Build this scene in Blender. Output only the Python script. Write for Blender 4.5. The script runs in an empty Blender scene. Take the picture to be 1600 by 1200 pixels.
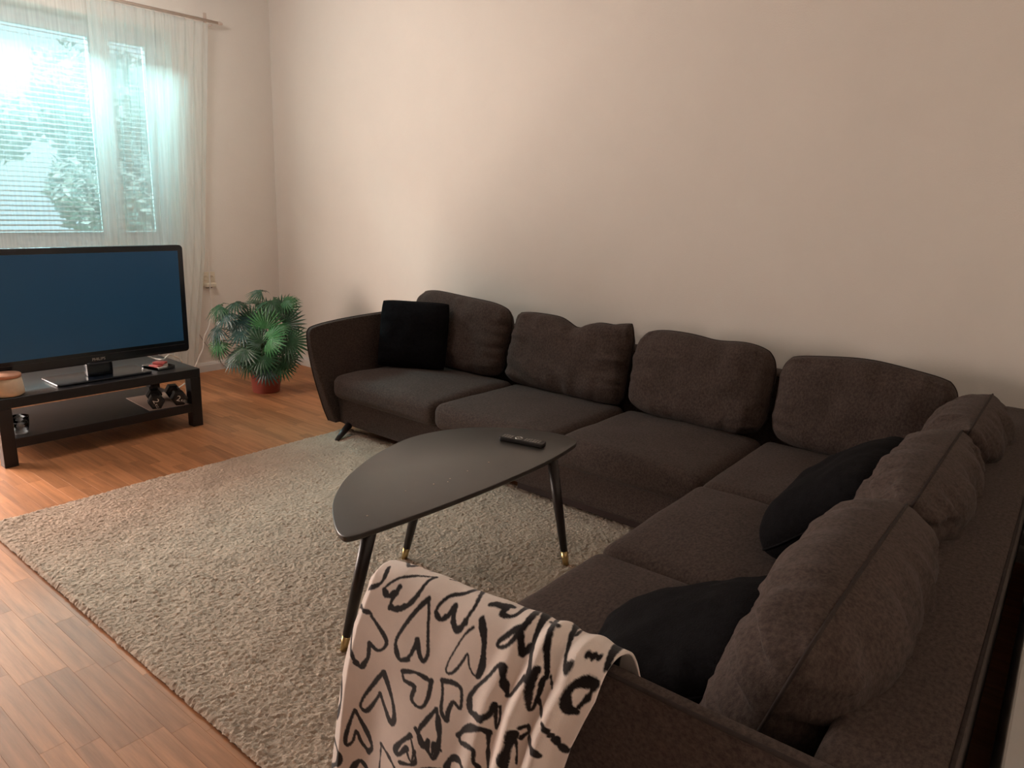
import bpy, bmesh, math, random
import numpy as np
from mathutils import Vector, Matrix, Euler

random.seed(7)
RNG = np.random.default_rng(11)
SC = bpy.context.scene
COL = SC.collection

# ------------------------------------------------------------------ camera
CAM_POS = np.array([0.0, 0.0, 1.55])
FPX = 1128.0
YAW, PITCH, ROLL = [math.radians(a) for a in (37.9, 14.2, 2.4)]
_f = np.array([-math.sin(YAW) * math.cos(PITCH), math.cos(YAW) * math.cos(PITCH), -math.sin(PITCH)])
_r0 = np.array([math.cos(YAW), math.sin(YAW), 0.0])
_u0 = np.cross(_r0, _f)
CR = _r0 * math.cos(ROLL) + _u0 * math.sin(ROLL)
CU = -_r0 * math.sin(ROLL) + _u0 * math.cos(ROLL)
cam = bpy.data.cameras.new('camera')
cam.sensor_width = 36.0
cam.lens = FPX / 1600.0 * 36.0
cam.clip_start = 0.02
cam_o = bpy.data.objects.new('camera', cam)
COL.objects.link(cam_o)
cam_o.matrix_world = Matrix(((CR[0], CU[0], -_f[0], 0.0), (CR[1], CU[1], -_f[1], 0.0),
                             (CR[2], CU[2], -_f[2], CAM_POS[2]), (0, 0, 0, 1)))
SC.camera = cam_o

# ------------------------------------------------------------------ world, light, exposure
SC.view_settings.view_transform = 'Standard'
SC.view_settings.look = 'None'
SC.view_settings.gamma = 1.0
SC.view_settings.use_curve_mapping = False
SC.view_settings.exposure = 0.0
W = bpy.data.worlds.new('sky')
SC.world = W
W.use_nodes = True
_bg = W.node_tree.nodes['Background']
_bg.inputs['Color'].default_value = (0.62, 0.90, 1.0, 1)
_bg.inputs['Strength'].default_value = 1.3
# added fill lamp at the unseen window, brightening the room from the left
_l = bpy.data.lights.new('room_fill', 'AREA')
_l.shape = 'RECTANGLE'; _l.size = 1.6; _l.size_y = 1.30; _l.energy = 240; _l.color = (1.0, 0.80, 0.70)
_lo = bpy.data.objects.new('room_fill', _l); COL.objects.link(_lo)
_lo.location = (-6.02, 0.385, 1.00); _lo.rotation_euler = (math.radians(90), 0, math.radians(-90))
# added area lamp outside, above the view, boosting sky light through the window
_l = bpy.data.lights.new('sky_fill', 'AREA')
_l.shape = 'RECTANGLE'; _l.size = 2.4; _l.size_y = 1.5; _l.energy = 1700; _l.color = (0.56, 0.95, 1.0)
_lo = bpy.data.objects.new('sky_fill', _l); COL.objects.link(_lo)
_lo.location = (-7.9, 2.2, 4.2)
_lo.rotation_euler = (Vector((-4.6, 2.7, 1.5)) - Vector(_lo.location)).to_track_quat('-Z', 'Y').to_euler()
_l = bpy.data.lights.new('sun', 'SUN'); _l.energy = 3.0; _l.angle = 0.05; _l.color = (1.0, 0.97, 0.9)
_lo = bpy.data.objects.new('sun', _l); COL.objects.link(_lo)
_lo.rotation_euler = (0, math.radians(42), math.radians(20))
# added fill light under the ceiling, above the frame; no fitting is modelled
_l = bpy.data.lights.new('overhead_fill', 'POINT'); _l.energy = 52; _l.shadow_soft_size = 0.25; _l.color = (1.0, 0.94, 0.90)
_lo = bpy.data.objects.new('overhead_fill', _l); COL.objects.link(_lo)
_lo.location = (-4.45, 1.95, 2.95)
# portal over the window in view, so that sky light is sampled through it
_l = bpy.data.lights.new('sky_portal', 'AREA')
_l.shape = 'RECTANGLE'; _l.size = 1.7; _l.size_y = 1.7; _l.cycles.is_portal = True
_lo = bpy.data.objects.new('sky_portal', _l); COL.objects.link(_lo)
_lo.location = (-6.2, 2.26, 1.9); _lo.rotation_euler = (math.radians(90), 0, math.radians(-90))


# ------------------------------------------------------------------ helpers: nodes
def mat(name, base, rough=0.6, metal=0.0, spec=0.5, coat=0.0, sheen=0.0, var=0.0, var_scale=8.0, bump=0.0,
        bump_scale=60.0, stretch=(1, 1, 1), var2=None, detail=6.0, obj_var=0.0, bump_dist=0.01):
    m = bpy.data.materials.new(name); m.use_nodes = True
    nt = m.node_tree; p = nt.nodes['Principled BSDF']
    p.inputs['Roughness'].default_value = rough
    p.inputs['Metallic'].default_value = metal
    p.inputs['Specular IOR Level'].default_value = spec
    p.inputs['Coat Weight'].default_value = coat
    p.inputs['Sheen Weight'].default_value = sheen
    tc = nt.nodes.new('ShaderNodeTexCoord')
    mp = nt.nodes.new('ShaderNodeMapping'); mp.inputs['Scale'].default_value = stretch
    nt.links.new(tc.outputs['Object'], mp.inputs['Vector'])
    col = None
    lo = tuple(c * (1 - var) for c in base[:3]) + (1,)
    hi = tuple(min(1, c * (1 + var)) for c in base[:3]) + (1,)
    if var2: hi = tuple(var2) + (1,)
    n = nt.nodes.new('ShaderNodeTexNoise'); n.inputs['Scale'].default_value = var_scale
    n.inputs['Detail'].default_value = detail; n.inputs['Roughness'].default_value = 0.65
    nt.links.new(mp.outputs['Vector'], n.inputs['Vector'])
    rp = nt.nodes.new('ShaderNodeValToRGB')
    rp.color_ramp.elements[0].position = 0.32; rp.color_ramp.elements[1].position = 0.68
    rp.color_ramp.elements[0].color = lo; rp.color_ramp.elements[1].color = hi
    nt.links.new(n.outputs['Fac'], rp.inputs['Fac'])
    col = rp.outputs['Color']
    if obj_var:
        oi = nt.nodes.new('ShaderNodeObjectInfo')
        mr = nt.nodes.new('ShaderNodeMapRange')
        mr.inputs['To Min'].default_value = 1 - obj_var; mr.inputs['To Max'].default_value = 1 + obj_var
        nt.links.new(oi.outputs['Random'], mr.inputs['Value'])
        mx = nt.nodes.new('ShaderNodeVectorMath'); mx.operation = 'SCALE'
        nt.links.new(col, mx.inputs[0]); nt.links.new(mr.outputs['Result'], mx.inputs['Scale'])
        col = mx.outputs['Vector']
    nt.links.new(col, p.inputs['Base Color'])
    if bump:
        nb = nt.nodes.new('ShaderNodeTexNoise'); nb.inputs['Scale'].default_value = bump_scale
        nb.inputs['Detail'].default_value = 4
        nt.links.new(mp.outputs['Vector'], nb.inputs['Vector'])
        b = nt.nodes.new('ShaderNodeBump'); b.inputs['Strength'].default_value = bump
        b.inputs['Distance'].default_value = bump_dist
        nt.links.new(nb.outputs['Fac'], b.inputs['Height']); nt.links.new(b.outputs['Normal'], p.inputs['Normal'])
    return m


def sheer(name, color, clear):
    m = bpy.data.materials.new(name); m.use_nodes = True
    nt = m.node_tree; nt.nodes.remove(nt.nodes['Principled BSDF'])
    out = nt.nodes['Material Output']
    t = nt.nodes.new('ShaderNodeBsdfTransparent'); t.inputs['Color'].default_value = (1, 1, 1, 1)
    tl = nt.nodes.new('ShaderNodeBsdfTranslucent'); tl.inputs['Color'].default_value = color + (1,)
    df = nt.nodes.new('ShaderNodeBsdfDiffuse'); df.inputs['Color'].default_value = color + (1,)
    a = nt.nodes.new('ShaderNodeMixShader'); a.inputs['Fac'].default_value = 0.5
    nt.links.new(tl.outputs[0], a.inputs[1]); nt.links.new(df.outputs[0], a.inputs[2])
    # woven threads: slight density variation along the cloth
    tc = nt.nodes.new('ShaderNodeTexCoord'); mp = nt.nodes.new('ShaderNodeMapping')
    mp.inputs['Scale'].default_value = (1, 60, 1.2)
    nt.links.new(tc.outputs['Object'], mp.inputs['Vector'])
    n = nt.nodes.new('ShaderNodeTexNoise'); n.inputs['Scale'].default_value = 1.0
    nt.links.new(mp.outputs['Vector'], n.inputs['Vector'])
    mr = nt.nodes.new('ShaderNodeMapRange')
    mr.inputs['To Min'].default_value = clear - 0.12; mr.inputs['To Max'].default_value = clear + 0.12
    nt.links.new(n.outputs['Fac'], mr.inputs['Value'])
    b = nt.nodes.new('ShaderNodeMixShader')
    nt.links.new(mr.outputs['Result'], b.inputs['Fac'])
    nt.links.new(a.outputs[0], b.inputs[1]); nt.links.new(t.outputs[0], b.inputs[2])
    nt.links.new(b.outputs[0], out.inputs['Surface'])
    return m


def glass(name, tint=(1, 1, 1), gloss=0.08, rough=0.0):
    m = bpy.data.materials.new(name); m.use_nodes = True
    nt = m.node_tree; nt.nodes.remove(nt.nodes['Principled BSDF'])
    t = nt.nodes.new('ShaderNodeBsdfTransparent'); t.inputs['Color'].default_value = tint + (1,)
    g = nt.nodes.new('ShaderNodeBsdfGlossy'); g.inputs['Roughness'].default_value = rough
    fr = nt.nodes.new('ShaderNodeFresnel'); fr.inputs['IOR'].default_value = 1.3 + gloss * 2
    a = nt.nodes.new('ShaderNodeMixShader')
    nt.links.new(fr.outputs[0], a.inputs['Fac']); nt.links.new(t.outputs[0], a.inputs[1]); nt.links.new(g.outputs[0], a.inputs[2])
    nt.links.new(a.outputs[0], nt.nodes['Material Output'].inputs['Surface'])
    return m


# ------------------------------------------------------------------ helpers: objects
def obj(name, me, m=None, parent=None, loc=None, rot=None, smooth=True):
    o = bpy.data.objects.new(name, me)
    COL.objects.link(o)
    if m is not None and len(me.materials) == 0: me.materials.append(m)
    if parent is not None: o.parent = parent
    if loc is not None: o.location = loc
    if rot is not None: o.rotation_euler = rot
    if smooth and len(me.polygons):
        me.polygons.foreach_set('use_smooth', [True] * len(me.polygons))
    return o


def thing(name, label, cat, loc=(0, 0, 0), rot=(0, 0, 0), group=None):
    o = bpy.data.objects.new(name, None); COL.objects.link(o)
    o.empty_display_size = 0.05
    o.location = loc; o.rotation_euler = rot
    o['label'] = label; o['category'] = cat
    if group: o['group'] = group
    return o


def tag(o, label, cat, group=None):
    o['label'] = label; o['category'] = cat
    if group: o['group'] = group
    return o


def struct(o):
    o['kind'] = 'structure'; return o


def mesh(name, V, F):
    me = bpy.data.meshes.new(name)
    me.from_pydata([tuple(map(float, v)) for v in V], [], [tuple(map(int, f)) for f in F])
    me.update(); return me


def mesh_np(name, V, Q):
    """Fast quad mesh from numpy arrays."""
    me = bpy.data.meshes.new(name)
    V = np.asarray(V, dtype=np.float32); Q = np.asarray(Q, dtype=np.int32)
    me.vertices.add(len(V)); me.vertices.foreach_set('co', V.ravel())
    me.loops.add(Q.size); me.loops.foreach_set('vertex_index', Q.ravel())
    me.polygons.add(len(Q)); me.polygons.foreach_set('loop_start', np.arange(0, Q.size, 4, dtype=np.int32))
    me.update(calc_edges=True); me.validate(); return me


def grid_quads(n, m, off=0, flip=False):
    i, j = np.meshgrid(np.arange(n - 1), np.arange(m - 1), indexing='ij')
    a = (i * m + j).ravel() + off; b = a + m; c = b + 1; d = a + 1
    q = np.stack([a, b, c, d], 1)
    return q[:, ::-1] if flip else q


def boxes(name, L, bevel=0.0, seg=2):
    """L: list of (x0,x1,y0,y1,z0,z1) joined to one mesh."""
    bm = bmesh.new()
    for x0, x1, y0, y1, z0, z1 in L:
        g = bmesh.ops.create_cube(bm, size=1.0)
        for v in g['verts']:
            v.co = ((x0 + x1) / 2 + v.co.x * (x1 - x0), (y0 + y1) / 2 + v.co.y * (y1 - y0), (z0 + z1) / 2 + v.co.z * (z1 - z0))
    if bevel:
        bmesh.ops.bevel(bm, geom=bm.edges[:], offset=bevel, segments=seg, affect='EDGES', profile=0.5)
    me = bpy.data.meshes.new(name); bm.to_mesh(me); bm.free(); return me


def tube(name, P, r, n=8, caps=True, closed=False):
    """Swept tube through points P; r a number or list."""
    P = [Vector(p) for p in P]
    R = [r] * len(P) if not hasattr(r, '__len__') else list(r)
    V, F = [], []
    N = len(P)
    up = Vector((0, 0, 1)); prev = None
    for i, p in enumerate(P):
        if closed: t = (P[(i + 1) % N] - P[i - 1])
        else: t = (P[min(i + 1, N - 1)] - P[max(i - 1, 0)])
        if t.length < 1e-9: t = Vector((0, 0, 1))
        t.normalize()
        if prev is None:
            a = up if abs(t.dot(up)) < 0.95 else Vector((1, 0, 0))
            u = t.cross(a).normalized()
        else:
            u = (prev - t * prev.dot(t))
            u = u.normalized() if u.length > 1e-6 else t.orthogonal().normalized()
        prev = u
        w = t.cross(u)
        for k in range(n):
            an = 2 * math.pi * k / n
            V.append(p + (u * math.cos(an) + w * math.sin(an)) * R[i])
    for i in range(N if closed else N - 1):
        for k in range(n):
            a = i * n + k; b = i * n + (k + 1) % n; j = (i + 1) % N
            F.append((a, b, j * n + (k + 1) % n, j * n + k))
    if caps and not closed:
        F.append(tuple(range(n - 1, -1, -1))); F.append(tuple((N - 1) * n + k for k in range(n)))
    return mesh(name, V, F)


def lathe(name, prof, n=32, close=True):
    V, F = [], []
    for r, z in prof:
        for k in range(n):
            a = 2 * math.pi * k / n
            V.append((r * math.cos(a), r * math.sin(a), z))
    for i in range(len(prof) - 1):
        for k in range(n):
            F.append((i * n + k, i * n + (k + 1) % n, (i + 1) * n + (k + 1) % n, (i + 1) * n + k))
    if close:
        F.append(tuple(range(n - 1, -1, -1))); F.append(tuple((len(prof) - 1) * n + k for k in range(n)))
    return mesh(name, V, F)


def smooth_closed(pts, sub=6):
    """Catmull-Rom through a closed outline."""
    n = len(pts); out = []
    P = [np.array(p, float) for p in pts]
    for i in range(n):
        p0, p1, p2, p3 = P[i - 1], P[i], P[(i + 1) % n], P[(i + 2) % n]
        for k in range(sub):
            t = k / sub
            out.append(0.5 * ((2 * p1) + (-p0 + p2) * t + (2 * p0 - 5 * p1 + 4 * p2 - p3) * t * t + (-p0 + 3 * p1 - 3 * p2 + p3) * t ** 3))
    return out


def smooth_open(pts, sub=6):
    P = [np.array(p, float) for p in pts]
    P = [2 * P[0] - P[1]] + P + [2 * P[-1] - P[-2]]
    out = []
    for i in range(1, len(P) - 2):
        p0, p1, p2, p3 = P[i - 1:i + 3]
        for k in range(sub):
            t = k / sub
            out.append(0.5 * ((2 * p1) + (-p0 + p2) * t + (2 * p0 - 5 * p1 + 4 * p2 - p3) * t * t + (-p0 + 3 * p1 - 3 * p2 + p3) * t ** 3))
    out.append(P[-2]); return out


def inset(poly, d):
    P = np.array(poly); a = np.roll(P, 1, 0); b = np.roll(P, -1, 0)
    t = b - a; t /= np.linalg.norm(t, axis=1)[:, None] + 1e-9
    n = np.stack([-t[:, 1], t[:, 0]], 1)
    area = 0.5 * np.sum(P[:, 0] * np.roll(P[:, 1], -1) - np.roll(P[:, 0], -1) * P[:, 1])
    return P + n * d * (1 if area > 0 else -1)


def plate(name, poly, t, r0, r1, seg=4):
    """Outline poly (2-D, closed) given thickness t with rounded rims: returns verts as (a, b, depth 0..t)."""
    rings = []
    for k in range(seg + 1):
        a = math.pi / 2 * k / seg
        rings.append((inset(poly, r0 * (1 - math.sin(a))), r0 * (1 - math.cos(a))))
    for k in range(seg + 1):
        a = math.pi / 2 * k / seg
        rings.append((inset(poly, r1 * (1 - math.cos(a))), t - r1 * (1 - math.sin(a))))
    V, F = [], []
    n = len(poly)
    for P, d in rings:
        for q in P: V.append((q[0], q[1], d))
    for i in range(len(rings) - 1):
        for k in range(n):
            F.append((i * n + k, i * n + (k + 1) % n, (i + 1) * n + (k + 1) % n, (i + 1) * n + k))
    F.append(tuple(range(n - 1, -1, -1))); F.append(tuple((len(rings) - 1) * n + k for k in range(n)))
    return V, F


def recalc(me):
    bm = bmesh.new(); bm.from_mesh(me)
    bmesh.ops.remove_doubles(bm, verts=bm.verts, dist=1e-5)
    bmesh.ops.recalc_face_normals(bm, faces=bm.faces)
    bm.to_mesh(me); bm.free(); return me


# ------------------------------------------------------------------ helpers: numpy noise
def vnoise(x, y, seed=0):
    """Smooth 2-D value noise in -1..1."""
    x = np.asarray(x, float); y = np.asarray(y, float)
    xi = np.floor(x).astype(np.int64); yi = np.floor(y).astype(np.int64)
    fx = x - xi; fy = y - yi
    fx = fx * fx * (3 - 2 * fx); fy = fy * fy * (3 - 2 * fy)

    def h(a, b):
        v = (a * 374761393 + b * 668265263 + seed * 1442695041) & 0x7fffffff
        v = ((v ^ (v >> 13)) * 1274126177) & 0x7fffffff
        v = v ^ (v >> 16)
        return (v & 0xffff) / 32767.5 - 1
    return (h(xi, yi) * (1 - fx) + h(xi + 1, yi) * fx) * (1 - fy) + (h(xi, yi + 1) * (1 - fx) + h(xi + 1, yi + 1) * fx) * fy


def fbm(x, y, seed=0, o=3):
    s = 0; a = 1; t = 0
    for k in range(o):
        s = s + a * vnoise(x * 2 ** k, y * 2 ** k, seed + k); t += a; a *= 0.5
    return s / t


# ------------------------------------------------------------------ helpers: upholstery
def pillow(name, w, h, t, seed=0, n=56, a=4.0, p=0.5, pinch=0.03, round_k=0.10, wr=0.010, wrf=9.0, lump=0.012,
           dip=None, ears=0.0, flat=0.0):
    """Knife-edge pillow: two puffed faces meeting in a seam. Local x = width, y = height (0 at the bottom), z = thickness.
    Returns mesh and the seam loop."""
    s = np.sin(np.linspace(-1, 1, n) * math.pi / 2 * 0.999) / math.sin(math.pi / 2 * 0.999)
    u, v = np.meshgrid(s, s, indexing='ij')
    x = u * np.sqrt(1 - round_k * np.abs(v) ** 4.5) * (1 - pinch * (1 - v * v) * np.abs(u))
    y = v * np.sqrt(1 - round_k * np.abs(u) ** 4.5) * (1 - pinch * (1 - u * u) * np.abs(v))
    if ears:
        c = np.clip((np.abs(u) - 0.75) / 0.25, 0, 1) * np.clip((np.abs(v) - 0.75) / 0.25, 0, 1)
        x = x * (1 + ears * c); y = y * (1 + ears * c)
    T = np.clip((1 - np.abs(u) ** a) * (1 - np.abs(v) ** a), 0, 1) ** p
    du = (1 - np.abs(u)) * w / 2; dv = (1 - np.abs(v)) * h / 2
    V, Q = [], []
    for side in (1, -1):
        sd = seed * 17 + (3 if side > 0 else 9)
        z = side * T * t / 2
        lm = lump * fbm(x * w * 5 + 3, y * h * 5, sd, 2) * T
        r1 = wr * np.exp(-dv / 0.09) * fbm(u * wrf, v * 1.3, sd + 1, 2) * np.minimum(1, T * 2)
        r2 = wr * 1.3 * np.exp(-du / 0.10) * fbm(u * 1.2, v * wrf * 0.7, sd + 2, 2) * np.minimum(1, T * 2)
        d = fbm((u + v) * 3, (u - v) * 1.2, sd + 4, 2) * wr * 0.5 * T
        z = z + side * (lm + r1 + r2 + d)
        if flat: z = np.where(side * z > t / 2 * (1 - flat), side * t / 2 * (1 - flat) + 0.25 * (z - side * t / 2 * (1 - flat)), z)
        yy = y * h / 2 + h / 2
        if dip is not None:
            yy = yy + dip(u) * np.clip((v + 0.2) / 1.2, 0, 1) ** 2
        V.append(np.stack([x * w / 2, yy, z], -1).reshape(-1, 3))
        Q.append(grid_quads(n, n, (0 if side > 0 else n * n), side < 0))
    me = mesh_np(name, np.concatenate(V), np.concatenate(Q))
    recalc(me)
    g = V[0].reshape(n, n, 3)
    loop = [g[i, 0] for i in range(n)] + [g[n - 1, j] for j in range(1, n)] + [g[i, n - 1] for i in range(n - 2, -1, -1)] + [g[0, j] for j in range(n - 2, 0, -1)]
    loop = [(q[0], q[1], 0.0) for q in loop]
    return me, loop


def rbox(name, x0, x1, y0, y1, z0, z1, r, crown=0.0, bulge=0.0, n=22, lump=0.0, seed=0):
    """Upholstered box: rounded edges, crowned top, bulging sides."""
    s = np.sin(np.linspace(-1, 1, n) * math.pi / 2)
    a, b = np.meshgrid(s, s, indexing='ij'); o = np.ones_like(a)
    faces = [(a, b, o), (b, a, -o), (o, a, b), (-o, b, a), (b, o, a), (a, -o, b)]
    H = np.array([(x1 - x0) / 2, (y1 - y0) / 2, (z1 - z0) / 2]); C = np.array([(x0 + x1) / 2, (y0 + y1) / 2, (z0 + z1) / 2])
    r = min(r, H.min() * 0.98)
    V, Q = [], []
    for k, f in enumerate(faces):
        U = np.stack(f, -1).reshape(-1, 3)
        p = U * H
        c = np.clip(p, -(H - r), H - r)
        d = p - c; d /= np.linalg.norm(d, axis=1)[:, None] + 1e-9
        q = c + d * r
        U2 = q / H
        q = q.copy()
        cr = crown * np.clip(1 - np.abs(U2[:, 0]) ** 2.5, 0, 1) * np.clip(1 - np.abs(U2[:, 1]) ** 2.5, 0, 1)
        q[:, 2] += cr * np.clip(U2[:, 2], 0, 1)
        if lump:
            q[:, 2] += lump * fbm(q[:, 0] * 5 + seed, q[:, 1] * 5, seed, 2) * np.clip(U2[:, 2], 0, 1)
        q[:, 0] += bulge * U2[:, 0] * (1 - U2[:, 1] ** 2) * (1 - U2[:, 2] ** 2)
        q[:, 1] += bulge * U2[:, 1] * (1 - U2[:, 0] ** 2) * (1 - U2[:, 2] ** 2)
        V.append(q + C); Q.append(grid_quads(n, n, k * n * n))
    me = mesh_np(name, np.concatenate(V), np.concatenate(Q))
    return recalc(me)


# ------------------------------------------------------------------ materials
M = {}
M['wall'] = mat('wall_paint', (0.80, 0.75, 0.68), 0.9, spec=0.2, var=0.025, var_scale=1.3, bump=0.25, bump_scale=140, bump_dist=0.004)
M['ceiling'] = mat('ceiling_paint', (0.30, 0.27, 0.245), 0.9, spec=0.2, var=0.02, bump=0.1, bump_scale=90, bump_dist=0.004)
M['trim'] = mat('white_trim', (0.74, 0.72, 0.68), 0.45, var=0.03, var_scale=4)
M['frame'] = mat('window_white', (0.78, 0.80, 0.80), 0.4, var=0.02, var_scale=4)
M['slat'] = mat('blind_slat', (0.60, 0.66, 0.66), 0.45, var=0.02)
M['sofa'] = mat('sofa_fabric', (0.068, 0.050, 0.043), 0.95, spec=0.12, sheen=0.05, var=0.40, var_scale=75, stretch=(1.6, 1.0, 1.6), detail=6,
                bump=0.35, bump_scale=260, bump_dist=0.004)
M['piping'] = mat('sofa_piping', (0.040, 0.032, 0.029), 0.95, spec=0.15, var=0.2, var_scale=40)
M['legwood'] = mat('dark_leg_wood', (0.016, 0.011, 0.010), 0.4, var=0.3, var_scale=12, stretch=(1, 1, 0.2))
M['plinth'] = mat('plinth_wood', (0.030, 0.014, 0.012), 0.5, var=0.3, var_scale=9, stretch=(0.2, 1, 1))
M['black_knit'] = mat('black_knit', (0.0060, 0.0056, 0.0064), 0.95, spec=0.08, sheen=0.0, var=0.35, var_scale=60, bump=0.5, bump_scale=170, bump_dist=0.005)
M['table'] = mat('table_black', (0.050, 0.047, 0.042), 0.30, spec=0.9, var=0.15, var_scale=3, bump=0.02, bump_scale=300, bump_dist=0.001)
M['brass'] = mat('brass_tip', (0.62, 0.47, 0.22), 0.35, metal=1.0, var=0.08)
M['stand'] = mat('black_brown_laminate', (0.010, 0.010, 0.012), 0.38, spec=0.4, var=0.2, var_scale=10, stretch=(1, 0.15, 1))
M['tv_case'] = mat('tv_gloss_plastic', (0.004, 0.007, 0.012), 0.22, spec=0.5, var=0.1)
M['tv_screen'] = mat('tv_screen', (0.020, 0.115, 0.27), 0.30, spec=0.6, var=0.03, var_scale=2)  # blue in the base colour stands for window haze on the screen
M['silver'] = mat('silver_print', (0.45, 0.43, 0.40), 0.35, metal=0.6)
M['terracotta'] = mat('red_plastic_pot', (0.30, 0.075, 0.055), 0.5, var=0.08, var_scale=6)
M['soil'] = mat('soil', (0.03, 0.022, 0.016), 0.95, var=0.4, var_scale=60, bump=0.6, bump_scale=120)
M['leaf'] = mat('palm_leaf', (0.018, 0.080, 0.030), 0.42, spec=0.5, var=0.25, var_scale=7, obj_var=0.35)
M['leaf_light'] = mat('palm_leaf_light', (0.045, 0.175, 0.060), 0.40, spec=0.5, var=0.2, var_scale=7, obj_var=0.15)
M['leaf_blue'] = mat('palm_leaf_blue', (0.022, 0.080, 0.068), 0.38, spec=0.6, var=0.2, var_scale=7, obj_var=0.2)
M['stem'] = mat('palm_stem', (0.05, 0.11, 0.035), 0.5, var=0.2, var_scale=14)
M['rodwood'] = mat('curtain_rod_wood', (0.62, 0.50, 0.42), 0.5, var=0.1, var_scale=10)
M['outlet'] = mat('ivory_plastic', (0.72, 0.64, 0.50), 0.4, var=0.03)
M['dark_hole'] = mat('dark_plastic', (0.03, 0.027, 0.025), 0.5)
M['white_cord'] = mat('white_cord', (0.80, 0.75, 0.68), 0.45, var=0.03)
M['grey_cord'] = mat('grey_cord', (0.32, 0.27, 0.24), 0.5, var=0.05)
M['lidwood'] = mat('lid_wood', (0.52, 0.27, 0.17), 0.55, var=0.15, var_scale=14, stretch=(0.3, 2, 1))
M['wax'] = mat('frosted_jar', (0.62, 0.50, 0.36), 0.35, var=0.18, var_scale=5)
M['clear'] = glass('clear_glass', (0.93, 0.95, 0.96), 0.12)
M['pane'] = glass('window_glass', (0.96, 1.0, 0.99), 0.06)
M['water'] = mat('glass_base', (0.70, 0.74, 0.76), 0.1, var=0.05)
M['paper'] = mat('pinkish_paper', (0.52, 0.40, 0.33), 0.7, var=0.06, var_scale=6)
M['rubber'] = mat('black_rubber', (0.012, 0.011, 0.011), 0.6, var=0.2, var_scale=20)
M['print'] = mat('white_print', (0.75, 0.72, 0.66), 0.6, var=0.05)
M['packet_red'] = mat('red_packet', (0.35, 0.06, 0.05), 0.5, var=0.3, var_scale=40)
M['packet_white'] = mat('white_packet', (0.70, 0.64, 0.58), 0.5, var=0.15, var_scale=30)
M['remote'] = mat('remote_black', (0.018, 0.016, 0.015), 0.4, var=0.1)
M['button'] = mat('remote_button', (0.24, 0.22, 0.20), 0.5, var=0.1)
M['crumb'] = mat('crumb', (0.60, 0.50, 0.40), 0.8, var=0.2, var_scale=90)
M['grass'] = mat('lawn', (0.10, 0.20, 0.07), 0.9, var=0.3, var_scale=3)
M['tree_leaf'] = mat('tree_leaf', (0.60, 0.72, 0.70), 0.6, var=0.2, var_scale=2.5)  # pale base colour puts window haze and glare into the foliage
M['bark'] = mat('bark', (0.12, 0.09, 0.07), 0.9, var=0.3, var_scale=8, bump=0.5, bump_scale=30)
M['sheer_thin'] = sheer('thin_sheer_cloth', (0.86, 0.92, 0.90), 0.66)
M['sheer_thick'] = sheer('gathered_sheer_cloth', (0.86, 0.92, 0.90), 0.45)

# oak parquet
def oak():
    m = mat('oak_parquet', (0.42, 0.185, 0.080), 0.48, spec=0.20, var=0.24, var_scale=5.0, stretch=(0.55, 8.0, 1), detail=8, obj_var=0.2)
    nt = m.node_tree
    mp = [n for n in nt.nodes if n.type == 'MAPPING'][0]
    oi = [n for n in nt.nodes if n.type == 'OBJECT_INFO'][0]
    ml = nt.nodes.new('ShaderNodeMath'); ml.operation = 'MULTIPLY'; ml.inputs[1].default_value = 37.0
    nt.links.new(oi.outputs['Random'], ml.inputs[0])
    cb = nt.nodes.new('ShaderNodeCombineXYZ')
    nt.links.new(ml.outputs[0], cb.inputs['X']); nt.links.new(ml.outputs[0], cb.inputs['Z'])
    nt.links.new(cb.outputs[0], mp.inputs['Location'])
    return m
M['oak'] = oak()

# shag rug
M['rug'] = mat('rug_pile', (0.52, 0.40, 0.305), 0.95, spec=0.1, sheen=0.15, var=0.12, var_scale=7, bump=0.6, bump_scale=260, bump_dist=0.006)
M['rug_back'] = mat('rug_backing', (0.14, 0.095, 0.06), 0.95, var=0.2, var_scale=20)

# ------------------------------------------------------------------ the room
XA, YB, XR, YF, ZC = -5.87, 3.95, 0.20, -1.9, 3.28      # left wall, back wall, right wall, front wall, ceiling
WY0, WY1, WZ0, WZ1 = 1.45, 3.066, 1.08, 2.706            # window in view
VY0, VY1, VZ0, VZ1 = -0.45, 1.22, 0.22, 2.706            # added window out of frame, an opening for the fill lamp
T = 0.27
struct(obj('wall_left', boxes('wall_left', [
    (XA - T, XA, YF - 0.1, VY0, 0, ZC), (XA - T, XA, VY1, WY0, 0, ZC), (XA - T, XA, WY1, YB + 0.1, 0, ZC),
    (XA - T, XA, VY0, VY1, 0, VZ0), (XA - T, XA, VY0, VY1, VZ1, ZC), (XA - T, XA, WY0, WY1, 0, WZ0), (XA - T, XA, WY0, WY1, WZ1, ZC)]),
    M['wall'], smooth=False))
struct(obj('wall_back', boxes('wall_back', [(XA, XR + 0.12, YB, YB + 0.12, 0, ZC)]), M['wall'], smooth=False))
struct(obj('wall_right', boxes('wall_right', [(XR, XR + 0.12, YF, YB, 0, ZC)]), M['wall'], smooth=False))
struct(obj('wall_front', boxes('wall_front', [(XA, XR + 0.12, YF - 0.12, YF, 0, ZC)]), M['plinth'], smooth=False))
struct(obj('ceiling', boxes('ceiling', [(XA - T, XR + 0.12, YF - 0.12, YB + 0.12, ZC, ZC + 0.1)]), M['ceiling'], smooth=False))
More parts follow.
